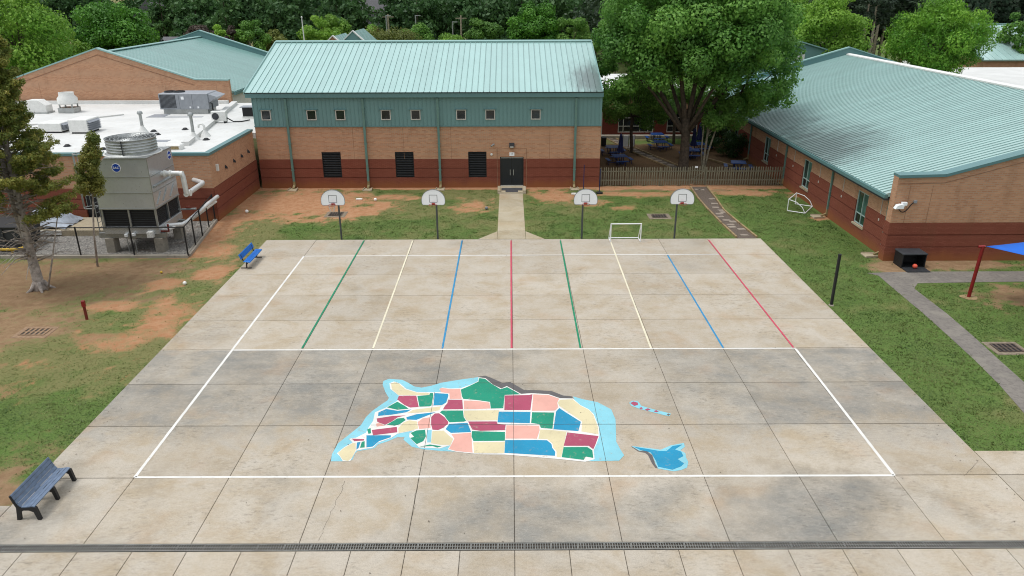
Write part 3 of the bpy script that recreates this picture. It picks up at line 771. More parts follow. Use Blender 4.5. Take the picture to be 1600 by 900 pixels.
# ------------------------------------------------------------------ gym
gym = root('gym_building', 'large brick hall with teal metal siding and pale teal standing seam roof', 'building', (-6.3, 37.6, 0))
GX0, GX1, GY = -19.6, 6.9, 37.6
W = Wall(0, GY, (1, 0), (0, -1))
lou = [(PY(a, 240, GY)[0], PY(b, 240, GY)[0]) for a, b in ((502.5, 532), (617, 646), (731.5, 760))]
dx0, dx1 = -.87, .96
holes = [(a, b, .82, 2.82) for a, b in lou]+[(dx0, dx1, .0, 2.42)]
masonry(W, gym, GX0, GX1, 4.79, holes)
wc = [PY(a, 179, GY)[0] for a in (416, 487, 532, 603, 649.5, 720.5, 766, 837)]
wh = [(c-.37, c+.37, 5.28, 6.04) for c in wc]
W.sheet(MB(), GX0, GX1, 4.79, 7.0, wh, d=.04).build('siding', 'teal_siding', gym)
m = MB(); x = GX0+.05
while x < GX1-.05:
    zz = [(4.82, 6.96)]
    if any(a-.03 < x < b+.03 for a, b, *_ in wh): zz = [(4.82, 5.2), (6.14, 6.96)]
    for a, b in zz: W.box(m, x, x+.035, a, b, .04, .065)
    x += .305
m.build('siding_rib', 'teal_siding', gym)
W.box(MB(), GX0-.02, GX1+.02, 4.76, 4.84, .0, .075).build('flashing', 'teal_trim', gym)
for (a, b, c, e) in wh:
    o = window(W, gym, a, b, c, e, fw=.065, d=.03, proud=.03)
    h = MB(); W.box(h, a-.12, b+.12, e+.012, e+.05, .04, .16); h.build('drip_cap', 'teal_trim', o)
for a, b in lou:
    f = MB(); W.box(f, a, a+.05, .82, 2.82, -.12, .012); W.box(f, b-.05, b, .82, 2.82, -.12, .012); W.box(f, a+.05, b-.05, 2.77, 2.82, -.12, .012); W.box(f, a+.05, b-.05, .82, .87, -.12, .012)
    W.box(f, a+.05, b-.05, .87, 2.77, -.135, -.125)
    o = f.build('louvre', 'black', gym); N = 14; hgt = 1.9/N
    sm_ = MB(); z = 0
    sm_.add([W.p(a+.05, 0, -.1), W.p(b-.05, 0, -.1), W.p(b-.05, -hgt*.55, .0), W.p(a+.05, -hgt*.55, .0), W.p(a+.05, .015, -.1), W.p(b-.05, .015, -.1), W.p(b-.05, -hgt*.55+.02, .004), W.p(a+.05, -hgt*.55+.02, .004)],
            [(0, 1, 2, 3), (4, 5, 6, 7), (3, 2, 6, 7), (0, 4, 5, 1)])
    off = _off(o); me = bpy.data.meshes.new('slat'); me.from_pydata([tuple(Vector(q)-off) for q in sm_.v], [], sm_.f); me.materials.append(MAT['slat_dark'])
    for k in range(N):
        s_ = bpy.data.objects.new('slat', me); COL.objects.link(s_); s_.parent = o; s_.location = (0, 0, .87+hgt*(k+.9))
for px in (445.6, 566.4, 683.4, 900.4):
    u = (PY(px, 153, GY)[0]); downspout(W, gym, u, 0, 6.9, d=.1, wd=.17)
for i, px in enumerate((445.6, 566.4, 683.4, 900.4)):
    splash_block(PY(px, 153, GY)[0], GY-.32, 0, ('concrete splash block at the hall wall nearest the bare clay corner', 'concrete splash block between the two left wall louvres of the hall',
        'concrete splash block left of the hall door, between louvres', 'concrete splash block at hall wall right of the double door')[i])
for px, z1 in ((551.5, 4.7), (630, 4.7), (704.5, 4.7), (859, 4.7)):
    u = PY(px, 215, GY)[0]; W.box(MB(), u-.012, u+.012, 2.27, z1, .0, .004).build('control_joint', 'sealant', gym)
# door
d_ = MB(); W.box(d_, dx0, dx0+.06, .12, 2.42, -.12, .0); W.box(d_, dx1-.06, dx1, .12, 2.42, -.12, .0); W.box(d_, dx0+.06, dx1-.06, 2.36, 2.42, -.12, .0)
door = d_.build('door', 'door_dark', gym); mid = (dx0+dx1)/2
for a, b in ((dx0+.06, mid-.004), (mid+.004, dx1-.06)): W.box(MB(), a+.004, b-.004, .16, 2.3, -.1, -.05).build('door_leaf', 'door_dark', door)
for s_ in (-1, 1):
    hnd = MB(); W.box(hnd, mid+s_*.13-.02, mid+s_*.13+.02, .95, 1.4, -.03, .0); W.box(hnd, mid+s_*.13-.02, mid+s_*.13+.02, .96, 1.0, -.05, -.03); W.box(hnd, mid+s_*.13-.02, mid+s_*.13+.02, 1.35, 1.39, -.05, -.03); hnd.build('handle', 'galv', door)
W.box(MB(), dx0+.064, dx1-.064, 2.302, 2.357, -.1, -.02).build('header_strip', 'window_frame', door)
W.box(MB(), dx0+.02, dx1-.02, .1, .155, -.14, .02).build('threshold', 'window_frame', door)
srm = MB(); W.box(srm, dx0-.24, dx0-.21, 0, 3.05, .046, .051); W.box(srm, dx1+.21, dx1+.24, 0, 3.05, .046, .051); W.box(srm, dx0-.21, dx1+.21, 3.02, 3.05, .0, .006); srm.build('door_surround_joint', 'sealant', gym)
sg = MB(); W.box(sg, mid-.19, mid+.2, 2.48, 2.76, .004, .03); sg = sg.build('door_sign', 'logo_white', gym)
text_part('17', 'number', 'hvac_grey', sg, .2, Matrix.Translation((mid, GY-.033, 2.62)) @ Matrix.Rotation(R(90), 4, 'X'))
lt = MB(); W.box(lt, mid-.2, mid+.2, 3.15, 3.5, .004, .1); lt.add([W.p(mid-.2, 3.5, .1), W.p(mid+.2, 3.5, .1), W.p(mid+.2, 3.22, .24), W.p(mid-.2, 3.22, .24), W.p(mid-.2, 3.15, .1), W.p(mid+.2, 3.15, .1)], [(0, 1, 2, 3), (3, 2, 5, 4), (0, 3, 4), (1, 5, 2)])
lt = lt.build('wall_light', 'black', gym); W.box(MB(), mid-.13, mid+.13, 3.17, 3.26, .16, .246).build('lens', 'window_frame', lt)
cm = MB(); q = PY(770, 226, GY); cm.tube([(q[0], GY-.01, q[2]), (q[0], GY-.1, q[2]-.02)], .03); cm.tube([(q[0]+.1, GY-.1, q[2]+.06), (q[0]-.12, GY-.34, q[2]-.05)], .07, 10); cm.build('camera_housing', 'galv', gym)
q = PY(768, 241, GY); MB().tube([(q[0], GY-.002, q[2]), (q[0], GY-.06, q[2])], .09, 14).build('alarm_bell', 'white_metal', gym)
# gutter, roof
W.box(MB(), GX0-.35, GX1+.05, 6.98, 7.3, -.02, .30).build('gutter', 'teal_trim', gym)
W.box(MB(), GX0-.37, GX1+.07, 7.302, 7.34, -.02, .34).build('eave_flashing', 'black', gym)
RZ, RY = 10.36, 46.9
ey, ez = GY-.28, 7.36
slope(gym, 'roof_gym', (GX0-.37, ey, ez), (GX1-.03, ey, ez), (0, RY-ey, RZ-ez), .445)
slope(gym, 'roof_gym', (GX0-.37, 56.5, ez), (GX1-.03, 56.5, ez), (0, RY-56.5, RZ-ez), .445, name='rear_roof')
MB().prism([(RY-.25, RZ-.03), (RY+.25, RZ-.03), (RY+.25, RZ+.05), (RY, RZ+.13), (RY-.25, RZ+.05)], GX0-.39, GX1-.01, lambda a, b, c: (c, a, b)).build('ridge_cap', 'teal_pale_trim', gym)
for xx in (GX0-.42, GX1-.02):
    MB().bar((xx, ey, ez-.03), (xx, RY, RZ-.03), .08, .26).build('rake_trim', 'teal_pale_trim', gym)
    MB().bar((xx, 56.5, ez-.03), (xx, RY, RZ-.03), .08, .26).build('rake_trim', 'teal_pale_trim', gym)
gab = [(GY, 7.0), (56.2, 7.0), (RY, RZ-.15)]
for xx in (GX0, GX1):
    MB().prism([(GY+.01, -.1), (56.2, -.1), (56.2, 4.79), (GY+.01, 4.79)], xx-.004, xx+.004, lambda a, b, c: (c, a, b)).build('side_wall', 'brick_tan', gym)
    MB().prism([(GY+.01, 4.8), (56.2, 4.8), (56.2, 7.1), (RY, RZ-.16), (GY+.01, 7.1)], xx-.006, xx+.006, lambda a, b, c: (c, a, b)).build('side_siding', 'teal_siding', gym)
MB().box(GX0, GX1, 56.1, 56.2, 0, 7.1).build('rear_wall', 'brick_tan', gym)

# stoop and walk to the door
walk = MB().box(-.88, .84, 24.45, 35.5, -.2, .0).build('door_walkway', 'joint_dark'); tag(walk, kind='structure')
ys_ = [24.42, 26.1, 28.05, 30.0, 31.9, 33.7, 35.55]
for a, b in zip(ys_[:-1], ys_[1:]): slab(-.92, .88, a, b, walk, 'path_concrete', z=.035)
MB().prism([(-.93, 24.42), (-2.1, 24.42), (-.93, 26.)], -.1, .03).build('flare_slab', 'path_concrete', walk)
MB().prism([(.89, 24.42), (.89, 26.), (2.05, 24.42)], -.1, .03).build('flare_slab', 'path_concrete', walk)
MB().cbox(-1.05, 1.1, 35.56, GY-.04, -.1, .12, .015).build('landing', 'path_concrete', walk)
for a in (-1.06, .88): MB().cbox(a, a+.24, 35.6, 36.9, .121, .26, .02).build('landing_kerb', 'path_concrete', walk)
mt = MB().prism([(-.75, 36.85), (.85, 36.85), (.85, 36.1), (.5, 36.1), (.5, 35.6), (-.45, 35.6), (-.45, 36.1), (-.75, 36.1)], .121, .135).build('door_mat', 'mat_grey')
tag(mt, 'dark grey rubber mat on the landing before the double door', 'mat')

# ------------------------------------------------------------------ low wing with the white flat roof
wing = root('low_wing', 'low brick wing with white flat roof and teal coping', 'building', (-30, 28.65, 0))
WX, WY, WT = -19.85, 28.65, 4.32
Wf = Wall(0, WY, (1, 0), (0, -1)); Ws = Wall(WX, 0, (0, 1), (1, 0))
masonry(Wf, wing, -62, WX, 4.45, [(-28.6, -25.3, .05, 2.05)])
masonry(Ws, wing, WY, GY, 4.45)
MB().box(-28.6, -25.3, WY+.1, WY+.14, .05, 2.05).build('intake_screen', 'black', wing)
Wf.box(MB(), -28.7, -25.2, 2.051, 2.13, -.1, .06).build('intake_lintel', 'galv', wing)
MB().prism([(-62, WY+.3), (WX-.3, WY+.3), (WX-.3, GY), (GX0-.03, GY), (GX0-.03, 53.8), (-62, 53.8)], 3.9, WT).build('flat_roof', 'white_roof', wing)
cp = MB(); Wf.box(cp, -62, WX+.07, 4.45, 4.62, -.34, .07); cp.build('coping', 'teal_trim', wing)
cp = MB(); cp.box(WX-.34, WX+.07, WY+.345, GY-.05, 4.45, 4.622); cp.build('coping', 'teal_trim', wing)
MB().box(-62, WX-.36, WY+.35, WY+.42, WT, 4.6).build('parapet_lining', 'white_roof', wing)
MB().box(WX-.42, WX-.35, WY+.43, GY-.1, WT, 4.6).build('parapet_lining', 'white_roof', wing)
a, b = G(290, 228, WT), G(367, 163, WT); MB().bar((a[0], a[1], WT+.14), (b[0], b[1], WT+.14), .5, .3).build('roof_kerb', 'white_roof', wing)
MB().box(-52, -27.2, 53.2, 53.6, WT, WT+.3).build('roof_kerb', 'white_roof', wing)
MB().bar((-40.2, 40, WT+.05), (-34, 46.5, WT+.05), .3, .12).build('roof_kerb', 'white_roof', wing)
for y, z in ((31.2, 3.05), (32.9, 3.1), (34.5, 3.12), (36.0, 3.15)):
    v = MB(); v.add([Ws.p(y-.09, z, .003), Ws.p(y+.09, z, .003), Ws.p(y+.09, z-.04, .16), Ws.p(y-.09, z-.04, .16), Ws.p(y, z+.24, .003), Ws.p(y, z+.1, .15)], [(0, 1, 2, 3), (0, 3, 5, 4), (1, 4, 5, 2), (2, 5, 3)]); v.build('vent_hood', 'black', wing)
MB().box(WX+.002, WX+.14, 29.55, 29.75, 3.2, 3.65).build('wall_light', 'white_metal', wing)
for y in (30.1, 33.3): Ws.box(MB(), y-.012, y+.012, 2.27, 4.44, 0, .004).build('control_joint', 'sealant', wing)

# rooftop plant: every unit stands on the roof as a thing of its own
def rooftop_unit():
    x0, x1, y0, y1 = -30.9, -26.6, 47., 49.3; z0 = WT+.4
    o = root('rooftop_air_handler', 'large grey packaged air unit on the white flat roof by brick gable', 'air unit', (-28.7, 48, WT))
    MB().box(x0+.2, x1-.2, y0+.15, y1-.15, WT, z0).build('curb', 'galv', o)
    b = MB().cbox(x0, x1, y0, y1, z0+.002, z0+1.35, .03).build('cabinet', 'hvac_grey', o)
    g = MB()
    for k in range(14): x = x0+.1+k*.1; g.box(x, x+.05, y0-.03, y0-.002, z0+.12, z0+1.25)
    g.build('coil_grille', 'dark_grey', b)
    for x in (x0+1.75, x0+2.9): MB().box(x, x+.015, y0-.006, y0-.001, z0+.05, z0+1.3).build('panel_seam', 'dark_grey', b)
    MB().box(x0+1.95, x0+2.2, y0-.012, y0-.003, z0+.85, z0+1.1).build('maker_plate', 'logo_white', b)
    for x in (x0+3.3, x0+2.6): MB().box(x, x+.14, y0-.02, y0-.003, z0+.1, z0+.25).build('label_plate', 'logo_white', b)
    for x in (x0+.6, x0+1.4):
        f = MB(); f.lathe([(.5, 0), (.5, .1), (.44, .1), (.44, .02), (.05, .02)], (x, (y0+y1)/2, z0+1.352), 20); f.build('condenser_fan', 'dark_grey', o)
    h = MB().add([(x1, y0+.1, z0+1.3), (x1, y1-.1, z0+1.3), (x1+.8, y1-.1, z0+1.05), (x1+.8, y0+.1, z0+1.05), (x1, y0+.1, z0+.55), (x1, y1-.1, z0+.55)], [(0, 1, 2, 3), (0, 3, 4), (1, 5, 2), (4, 3, 2, 5)]); h.build('intake_hood', 'hvac_grey', o)
    MB().tube([(x1+.2, y0+.3, WT+.02), (x1+.2, y0+.3, z0+.5), (x1-.1, y0+.3, z0+.5)], .06).build('conduit', 'black', o)
    MB().box(x0-.5, x0+.9, y0-1.9, y0-.2, WT+.002, WT+.02).build('walk_pad', 'hvac_grey', o)
    MB().box(x0+.9, x1, y0-1.9, y0-1.5, WT+.002, WT+.018).build('walk_pad', 'hvac_grey', o)
rooftop_unit()
o = root('exhaust_fan', 'round white upblast exhaust fan on the flat roof near brick gable', 'fan', (-39.6, 48.2, WT))
MB().box(-40.3, -38.9, 47.6, 48.8, WT, WT+.45).build('curb', 'galv', o)
MB().lathe([(.72, .75), (.82, .8), (.82, 1.25), (.62, 1.5), (.62, 1.75), (.56, 1.75), (.56, 1.5), (.02, 1.45)], (-39.6, 48.2, WT), 24).build('drum', 'white_metal', o, smooth=True)
b = MB()
for sx in (-.55, .55):
    for sy in (-.45, .45): b.box(-39.6+sx-.05, -39.6+sx+.05, 48.2+sy-.05, 48.2+sy+.05, WT+.45, WT+.8)
b.build('fan_feet', 'galv', o)
def louvre_box(x0, x1, y0, y1, h, label):
    o = root('louvred_roof_vent', label, 'vent', ((x0+x1)/2, (y0+y1)/2, WT), group='louvred vents on the flat roof')
    MB().cbox(x0, x1, y0, y1, WT+.12, WT+h, .03).build('cabinet', 'white_metal', o)
    MB().box(x0+.1, x1-.1, y0+.1, y1-.1, WT, WT+.118).build('curb', 'black', o)
    for k in range(5):
        z = WT+.2+k*(h-.3)/5
        MB().add([(x1+.002, y0+.1, z+.14), (x1+.002, y1-.1, z+.14), (x1+.18, y1-.1, z), (x1+.18, y0+.1, z), (x1+.002, y0+.1, z+.1), (x1+.002, y1-.1, z+.1)], [(0, 1, 2, 3), (3, 2, 5, 4), (0, 3, 4), (1, 5, 2)]).build('blade', 'hvac_grey', o)
louvre_box(-36.2, -34.5, 37.7, 39.3, .75, 'white louvred roof vent box closest to the cedar tree')
louvre_box(-33.7, -32.3, 37.4, 39.3, 1.05, 'taller white louvred roof vent box between fan and cooling tower')
def flue(x, y, h, r, label, cone=True):
    o = root('flue_pipe', label, 'flue', (x, y, WT), group='flues on the flat roof')
    MB().tube([(x, y, WT+.3), (x, y, WT+h)], r, 12).build('pipe', 'galv', o, smooth=True)
    MB().lathe([(r+.02, h-.02), (r+.09, h), (r+.09, h+.12), (r+.02, h+.22), (.01, h+.24)], (x, y, WT), 12).build('cap', 'galv', o, smooth=True)
    if cone: MB().lathe([(.42, 0), (.40, .05), (r+.02, .5), (r+.02, .6)], (x, y, WT), 16).build('flashing_cone', 'white_metal', o, smooth=True)
flue(-28.2, 37.6, 1.45, .11, 'thin galvanised flue standing behind the cooling tower fan')
flue(-23.2, 34.8, 1.75, .11, 'tall galvanised flue on white cone near the roof edge')
o = root('gooseneck_vent', 'white gooseneck vent on a cone beside the tall roof flue', 'vent', (-22.9, 36.2, WT))
MB().tube([(-22.9, 36.2, WT+.3), (-22.9, 36.2, WT+.75), (-23.0, 36.2, WT+.9), (-23.15, 36.2, WT+.93), (-23.3, 36.2, WT+.85), (-23.35, 36.2, WT+.65)], .08, 10).build('pipe', 'white_metal', o, smooth=True)
MB().lathe([(.4, 0), (.38, .05), (.1, .45), (.1, .5)], (-22.9, 36.2, WT), 16).build('cone', 'white_metal', o, smooth=True)
o = root('condenser_unit', 'small white condenser with round fan on the roof by the hall', 'air unit', (-24, 42.2, WT))
MB().cbox(-24.6, -23.4, 42.1, 42.5, WT+.15, WT+.95, .02).build('cabinet', 'white_metal', o)
MB().tube([(-24.25, 42.095, WT+.55), (-24.25, 42.07, WT+.55)], .28, 18).build('fan_guard', 'dark_grey', o)
MB().box(-24.5, -24.4, 42.0, 42.6, WT, WT+.15).build('foot', 'black', o); MB().box(-23.6, -23.5, 42.0, 42.6, WT, WT+.15).build('foot', 'black', o)
MB().tube([(-23.4, 42.3, WT+.4), (-22.9, 42.3, WT+.1), (-22.3, 42.6, WT+.06), (-21.8, 43.1, WT+.1)], .05).build('line_set', 'black', o)
o = root('roof_hatch_box', 'dark square vent box on the roof against the teal siding', 'vent', (-22.3, 44.8, WT))
MB().box(-22.9, -21.9, 44.5, 45.3, WT, WT+.15).build('curb', 'white_metal', o); MB().cbox(-22.85, -21.95, 44.55, 45.25, WT+.152, WT+.9, .03).build('housing', 'black', o); MB().box(-23., -21.8, 44.4, 45.4, WT+.902, WT+.96).build('cap', 'hvac_grey', o)
o = root('small_roof_vent', 'small white hooded vent just inside the roof coping', 'vent', (-23.4, 31.4, WT))
MB().cbox(-23.7, -22.7, 31.1, 31.8, WT, WT+.35, .05).build('housing', 'white_metal', o); MB().box(-23.5, -22.8, 31.07, 31.098, WT+.05, WT+.25).build('grille', 'downspout_base', o)
o = root('roof_fan_housing', 'tall white sheet metal hood beside the round exhaust fan', 'vent', (-42.2, 47.8, WT))
MB().prism([(-42.8, WT), (-41.2, WT), (-41.2, WT+.7), (-41.8, WT+1.15), (-42.8, WT+1.15)], 47.4, 48.4, lambda a, b, c: (a, c, b)).build('hood', 'white_metal', o)
MB().box(-42.9, -41.1, 47.3, 48.5, WT, WT+.12).build('curb', 'galv', o)
for i, (px, py) in enumerate(((240, 204), (245.5, 209), (322, 217), (105, 227), (161, 232), (289, 201))):
    x, y, _ = G(px, py, WT+.08); o = root('roof_drain_dome', ('black roof drain dome nearest the thin flue', 'black roof drain dome just in front of another near the flue', 'black roof drain dome beside the tall flue cone', 'black roof drain dome below louvred vent boxes',
        'black roof drain dome left of the cooling tower fan', 'small black roof drain dome by the grey unit pads')[i], 'roof drain', (x, y, WT), group='roof drain domes')
    MB().lathe([(.2, 0), (.19, .08), (.12, .15), (.01, .17)], (x, y, WT), 12).build('dome', 'black', o); MB().lathe([(.26, 0), (.26, .03), (.2, .04)], (x, y, WT), 12).build('ring', 'dark_grey', o)
pd = MB().box(-26.2, -24.9, 34.0, 34.8, WT+.003, WT+.02).build('roof_walk_pad', 'hvac_grey'); tag(pd, 'grey rubber walk pad on the white roof behind cooling tower', 'pad')

# ------------------------------------------------------------------ gabled building at left
lb = root('gabled_building', 'brick gabled building with teal metal roof behind the white flat roof', 'building', (-39, 53.85, 0))
LY = 53.85; XCt = -39.11
prof = [(-51.2, 0), (-27.05, 0), (-27.05, 6.42), (-30.23, 6.48), (XCt, 9.35), (-48, 6.48), (-51.2, 6.42)]
MB().prism(prof, LY, LY+.4, lambda a, b, c: (a, c, b)).build('gable_wall', 'brick_tan', lb)
top = prof[2:]
cp = MB()
for a, b in zip(top[:-1], top[1:]): cp.bar((a[0], LY+.2, a[1]+.05), (b[0], LY+.2, b[1]+.05), .56, .12)
cp.build('coping', 'teal_pale_trim', lb)
dr_ = MB()
for a, b in ((( -30.4, 6.0), (XCt, 8.8)), ((-47.8, 6.0), (XCt, 8.8))): dr_.bar((a[0], LY-.012, a[1]), (b[0], LY-.012, b[1]), .02, .06)
dr_.build('brick_course', 'sealant', lb)
for x in (-45.3, -33.2, -28.3): MB().box(x-.012, x+.012, LY-.006, LY, 4.4, 6.2).build('control_joint', 'sealant', lb)
slope(lb, 'roof_left', (-26.8, LY+.42, 5.35), (-26.8, 79, 5.35), (XCt+26.8, 0, 3.6), .45, rib=.015, gap=.03)
slope(lb, 'roof_left', (-51.4, LY+.42, 5.35), (-51.4, 79, 5.35), (XCt+51.4, 0, 3.6), .45, name='rear_roof')
MB().prism([(XCt-.25, 8.96), (XCt+.25, 8.96), (XCt+.25, 9.03), (XCt, 9.1), (XCt-.25, 9.03)], LY+.42, 79, lambda a, b, c: (a, c, b)).build('ridge_cap', 'teal_pale_trim', lb)
MB().prism([(a, b+(.35 if b > 5 else 0)) for a, b in prof], 79.02, 79.4, lambda a, b, c: (a, c, b)).build('far_gable_wall', 'teal_trim', lb)
cp = MB()
for a, b in zip(top[:-1], top[1:]): cp.bar((a[0], 79.2, a[1]+.4), (b[0], 79.2, b[1]+.4), .5, .1)
cp.build('coping', 'teal_pale_trim', lb)
MB().box(-27.3, -27.1, LY+.41, 79, 0, 5.2).build('side_wall', 'white_metal', lb); MB().box(-26.9, -26.72, LY+.42, 79, 5.0, 5.28).build('gutter', 'teal_trim', lb)

# ------------------------------------------------------------------ classroom wing at right
rb = root('classroom_wing', 'brick classroom wing with broad ribbed pale teal roof', 'building', (30, 30, 0))
RXW, RY0, RY1 = 21.6, 20.3, 63.
Wr = Wall(RXW, 0, (0, 1), (-1, 0)); We = Wall(0, RY0, (1, 0), (0, -1))
rw = [(23.85, 25.3, .85, 2.9), (32.95, 34.4, .85, 2.9), (42.0, 43.45, .85, 2.9), (51., 52.4, .85, 2.9)]
masonry(Wr, rb, RY0+.6, RY1, 3.72, rw)
for i, h in enumerate(rw): window(Wr, rb, *h, frame='window_frame_teal', pane=['glass_green', 'blind_green', 'glass_dark', 'glass_green'], vbars=[h[0]+.7], hbars=[1.5], fw=.07, sill='path_concrete')
# end wall with parapet
ep = [(21.3, 2.26), (50.9, 2.26), (50.9, 4.86), (48.2, 4.92), (36.1, 8.35), (23.85, 4.92), (21.3, 4.86)]
MB().prism(ep, RY0, RY0+.55, lambda a, b, c: (a, c, b)).build('end_wall', 'brick_tan', rb)
MB().box(21.3, 50.9, RY0+.03, RY0+.55, -.1, 2.259).build('end_wall_base', 'brick_red', rb)
for a, b in BANDS: MB().box(21.27, 50.9, RY0-.02, RY0+.029, a if a else -.1, b).build('brick_band', 'brick_red', rb)
for a, b in BANDS: MB().box(21.27, 21.299, RY0+.03, RY0+.58, a if a else -.1, b).build('brick_band', 'brick_red', rb)
tp = ep[2:]; cp = MB()
for a, b in zip(tp[:-1], tp[1:]): cp.bar((a[0], RY0+.27, a[1]+.06), (b[0], RY0+.27, b[1]+.06), .72, .16)
cp.build('coping', 'teal_trim', rb)
so_ = MB()
so_.bar((21.35, RY0-.008, 4.5), (23.9, RY0-.008, 4.55), .012, .03); so_.bar((23.9, RY0-.008, 4.55), (36.1, RY0-.008, 7.97), .012, .03); so_.build('brick_course', 'sealant', rb)
for x in (22.05, 23.3): We.box(MB(), x-.012, x+.012, 2.27, 4.4, 0, .004).build('control_joint', 'sealant', rb)
ev = (21.08, 3.78); rg_ = (36.1, 7.92)
slope(rb, 'roof_right', (ev[0], RY0+.58, ev[1]), (ev[0], RY1, ev[1]), (rg_[0]-ev[0], 0, rg_[1]-ev[1]), .405, rib=.05, gap=.06)
slope(rb, 'roof_right', (51.1, RY0+.58, ev[1]), (51.1, RY1, ev[1]), (rg_[0]-51.1, 0, rg_[1]-ev[1]), .9, name='rear_roof')
MB().prism([(rg_[0]-.3, 7.86), (rg_[0]+.3, 7.86), (rg_[0]+.3, 7.97), (rg_[0], 8.07), (rg_[0]-.3, 7.97)], RY0+.58, RY1, lambda a, b, c: (a, c, b)).build('ridge_cap', 'white_metal', rb)  # white colour here paints in the sky's reflection along the ridge cap
MB().prism([(21.2, 0), (51, 0), (51, 4.2), (rg_[0], 8.6), (21.2, 4.3)], RY1+.02, RY1+.4, lambda a, b, c: (a, c, b)).build('far_gable_wall', 'teal_trim', rb)
cp = MB(); cp.bar((21.2, RY1+.2, 4.35), (rg_[0], RY1+.2, 8.65), .5, .1); cp.bar((51., RY1+.2, 4.25), (rg_[0], RY1+.2, 8.65), .5, .1); cp.build('coping', 'teal_pale_trim', rb)
Wr.box(MB(), RY0+.57, RY1, 3.52, 3.72, .4, .6).build('gutter', 'teal_trim', rb)
Wr.box(MB(), RY0+.57, RY1, 3.4, 3.518, .0, .55).build('soffit', 'dark_grey', rb)
for y in (21.15, 29.1, 38., 47.2, 56.): downspout(Wr, rb, y, 0, 3.5, d=.04, wd=.13)
for i, y in enumerate((21.15, 29.1)): splash_block(RXW-.3, y, R(-90), ('concrete splash block at the near corner of the classroom wing', 'concrete splash block at classroom wall beside the sideways goal frame')[i])
for y in (22.1, 27.4, 31.3, 36.35, 40.2):
    c = MB(); Wr.box(c, y-.018, y+.018, 1.98, 3.4, .0, .035); c = c.build('conduit', 'window_frame', rb); Wr.box(MB(), y-.06, y+.06, 1.84, 1.98, .0, .07).build('outlet_box', 'window_frame', c)
for y in (25.42, 34.6): Wr.box(MB(), y-.012, y+.012, 2.27, 3.4, 0, .004).build('control_joint', 'sealant', rb)
q = PY(1404, 322, RY0-.2); fl = MB().tube([(q[0]+.25, RY0, q[2]+.05), (q[0], RY0-.2, q[2]+.05)], .05); fl = fl.build('floodlight', 'white_metal', rb)
MB().prism([(q[0]-.26, q[2]-.12), (q[0]+.2, q[2]-.1), (q[0]+.22, q[2]+.08), (q[0]+.05, q[2]+.13), (q[0]-.15, q[2]+.08)], RY0-.42, RY0-.15, lambda a, b, c: (a, c, b)).build('lamp_head', 'board_white', fl)
MB().prism([(q[0]+.15, q[2]+.05), (q[0]+.42, q[2]+.05), (q[0]+.42, q[2]+.22), (q[0]+.15, q[2]+.22)], RY0-.3, RY0-.12, lambda a, b, c: (a, c, b)).build('lamp_head', 'board_white', fl)
cb = [(q[0]+.05+.85*t, RY0-.06, q[2]-.12-.32*math.sin(math.pi*min(1, t*1.15))+.28*t*t) for t in [i/12 for i in range(13)]]
MB().tube(cb, .025, 6).build('cable', 'black', fl); MB().box(cb[-1][0]-.02, cb[-1][0]+.16, RY0-.08, RY0-.002, cb[-1][2]-.04, cb[-1][2]+.12).build('junction_box', 'hvac_grey', fl)

# ------------------------------------------------------------------ glazed building behind the courtyard
cbld = root('courtyard_building', 'brick building with white framed window wall behind the picnic courtyard', 'building', (14, 58.6, 0))
Wc = Wall(0, 58.6, (1, 0), (0, -1))
ch = [(7.6, 9.55, .25, 2.75), (11.2, 14.9, .5, 2.75), (16.3, 19.5, .5, 2.75)]
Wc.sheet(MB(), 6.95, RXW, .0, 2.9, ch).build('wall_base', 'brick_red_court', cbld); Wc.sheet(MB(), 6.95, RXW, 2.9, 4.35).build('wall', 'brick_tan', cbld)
window(Wc, cbld, *ch[0], vbars=[8.7], hbars=[1.15, 1.65], fw=.08)
window(Wc, cbld, *ch[1], vbars=[11.75, 12.65, 13.5, 14.35], hbars=[1.15, 2.0], fw=.08); window(Wc, cbld, *ch[2], vbars=[17., 17.9, 18.8], hbars=[1.15, 2.0], fw=.08)
Wc.box(MB(), 6.95, RXW, 0, .3, .004, .9).build('plinth', 'old_concrete', cbld)
MB().prism([(6.95, 58.3), (RXW, 58.3), (RXW, 75), (6.95, 75)], 4.36, 4.75).build('flat_roof', 'white_roof', cbld)
MB().box(6.95, RXW, 58.2, 58.298, 4.3, 4.85).build('fascia', 'white_metal', cbld)

# ------------------------------------------------------------------ farther school roofs
o = root('far_teal_gable', 'teal sided gable end rising beyond the classroom roof behind the oak', 'building', (33, 76, 0))
MB().prism([(27, 0), (44, 0), (44, 6.), (35.6, 8.3), (27, 6.)], 76, 76.3, lambda a, b, c: (a, c, b)).build('gable_wall', 'teal_siding', o)
cp = MB(); cp.bar((27, 76, 6.08), (35.6, 76, 8.4), .6, .14); cp.bar((44.2, 76, 6.0), (35.6, 76, 8.4), .6, .14); cp.build('coping', 'teal_pale_trim', o)
slope(o, 'roof_left', (44.2, 76.3, 5.9), (44.2, 95, 5.9), (-8.6, 0, 2.3), .9); slope(o, 'roof_left', (27, 76.3, 5.9), (27, 95, 5.9), (8.6, 0, 2.3), .9, name='rear_roof')
MB().box(35.0, 36.3, 75.9, 75.98, 6.3, 7.0).build('gable_vent', 'white_metal', o)
o = root('far_flat_roof', 'low wing with white flat roof beyond the classroom ridge', 'building', (55, 66, 0))
MB().box(51.4, 90, 58, 82, 0, 4.2).build('wall', 'brick_tan', o); MB().box(51.2, 90.2, 57.8, 82.2, 4.2, 4.7).build('flat_roof', 'white_roof', o)
o = root('roof_ventilator', 'white hipped roof ventilator on the far flat roof near the bright cypress', 'vent', (52.6, 78, 4.7))
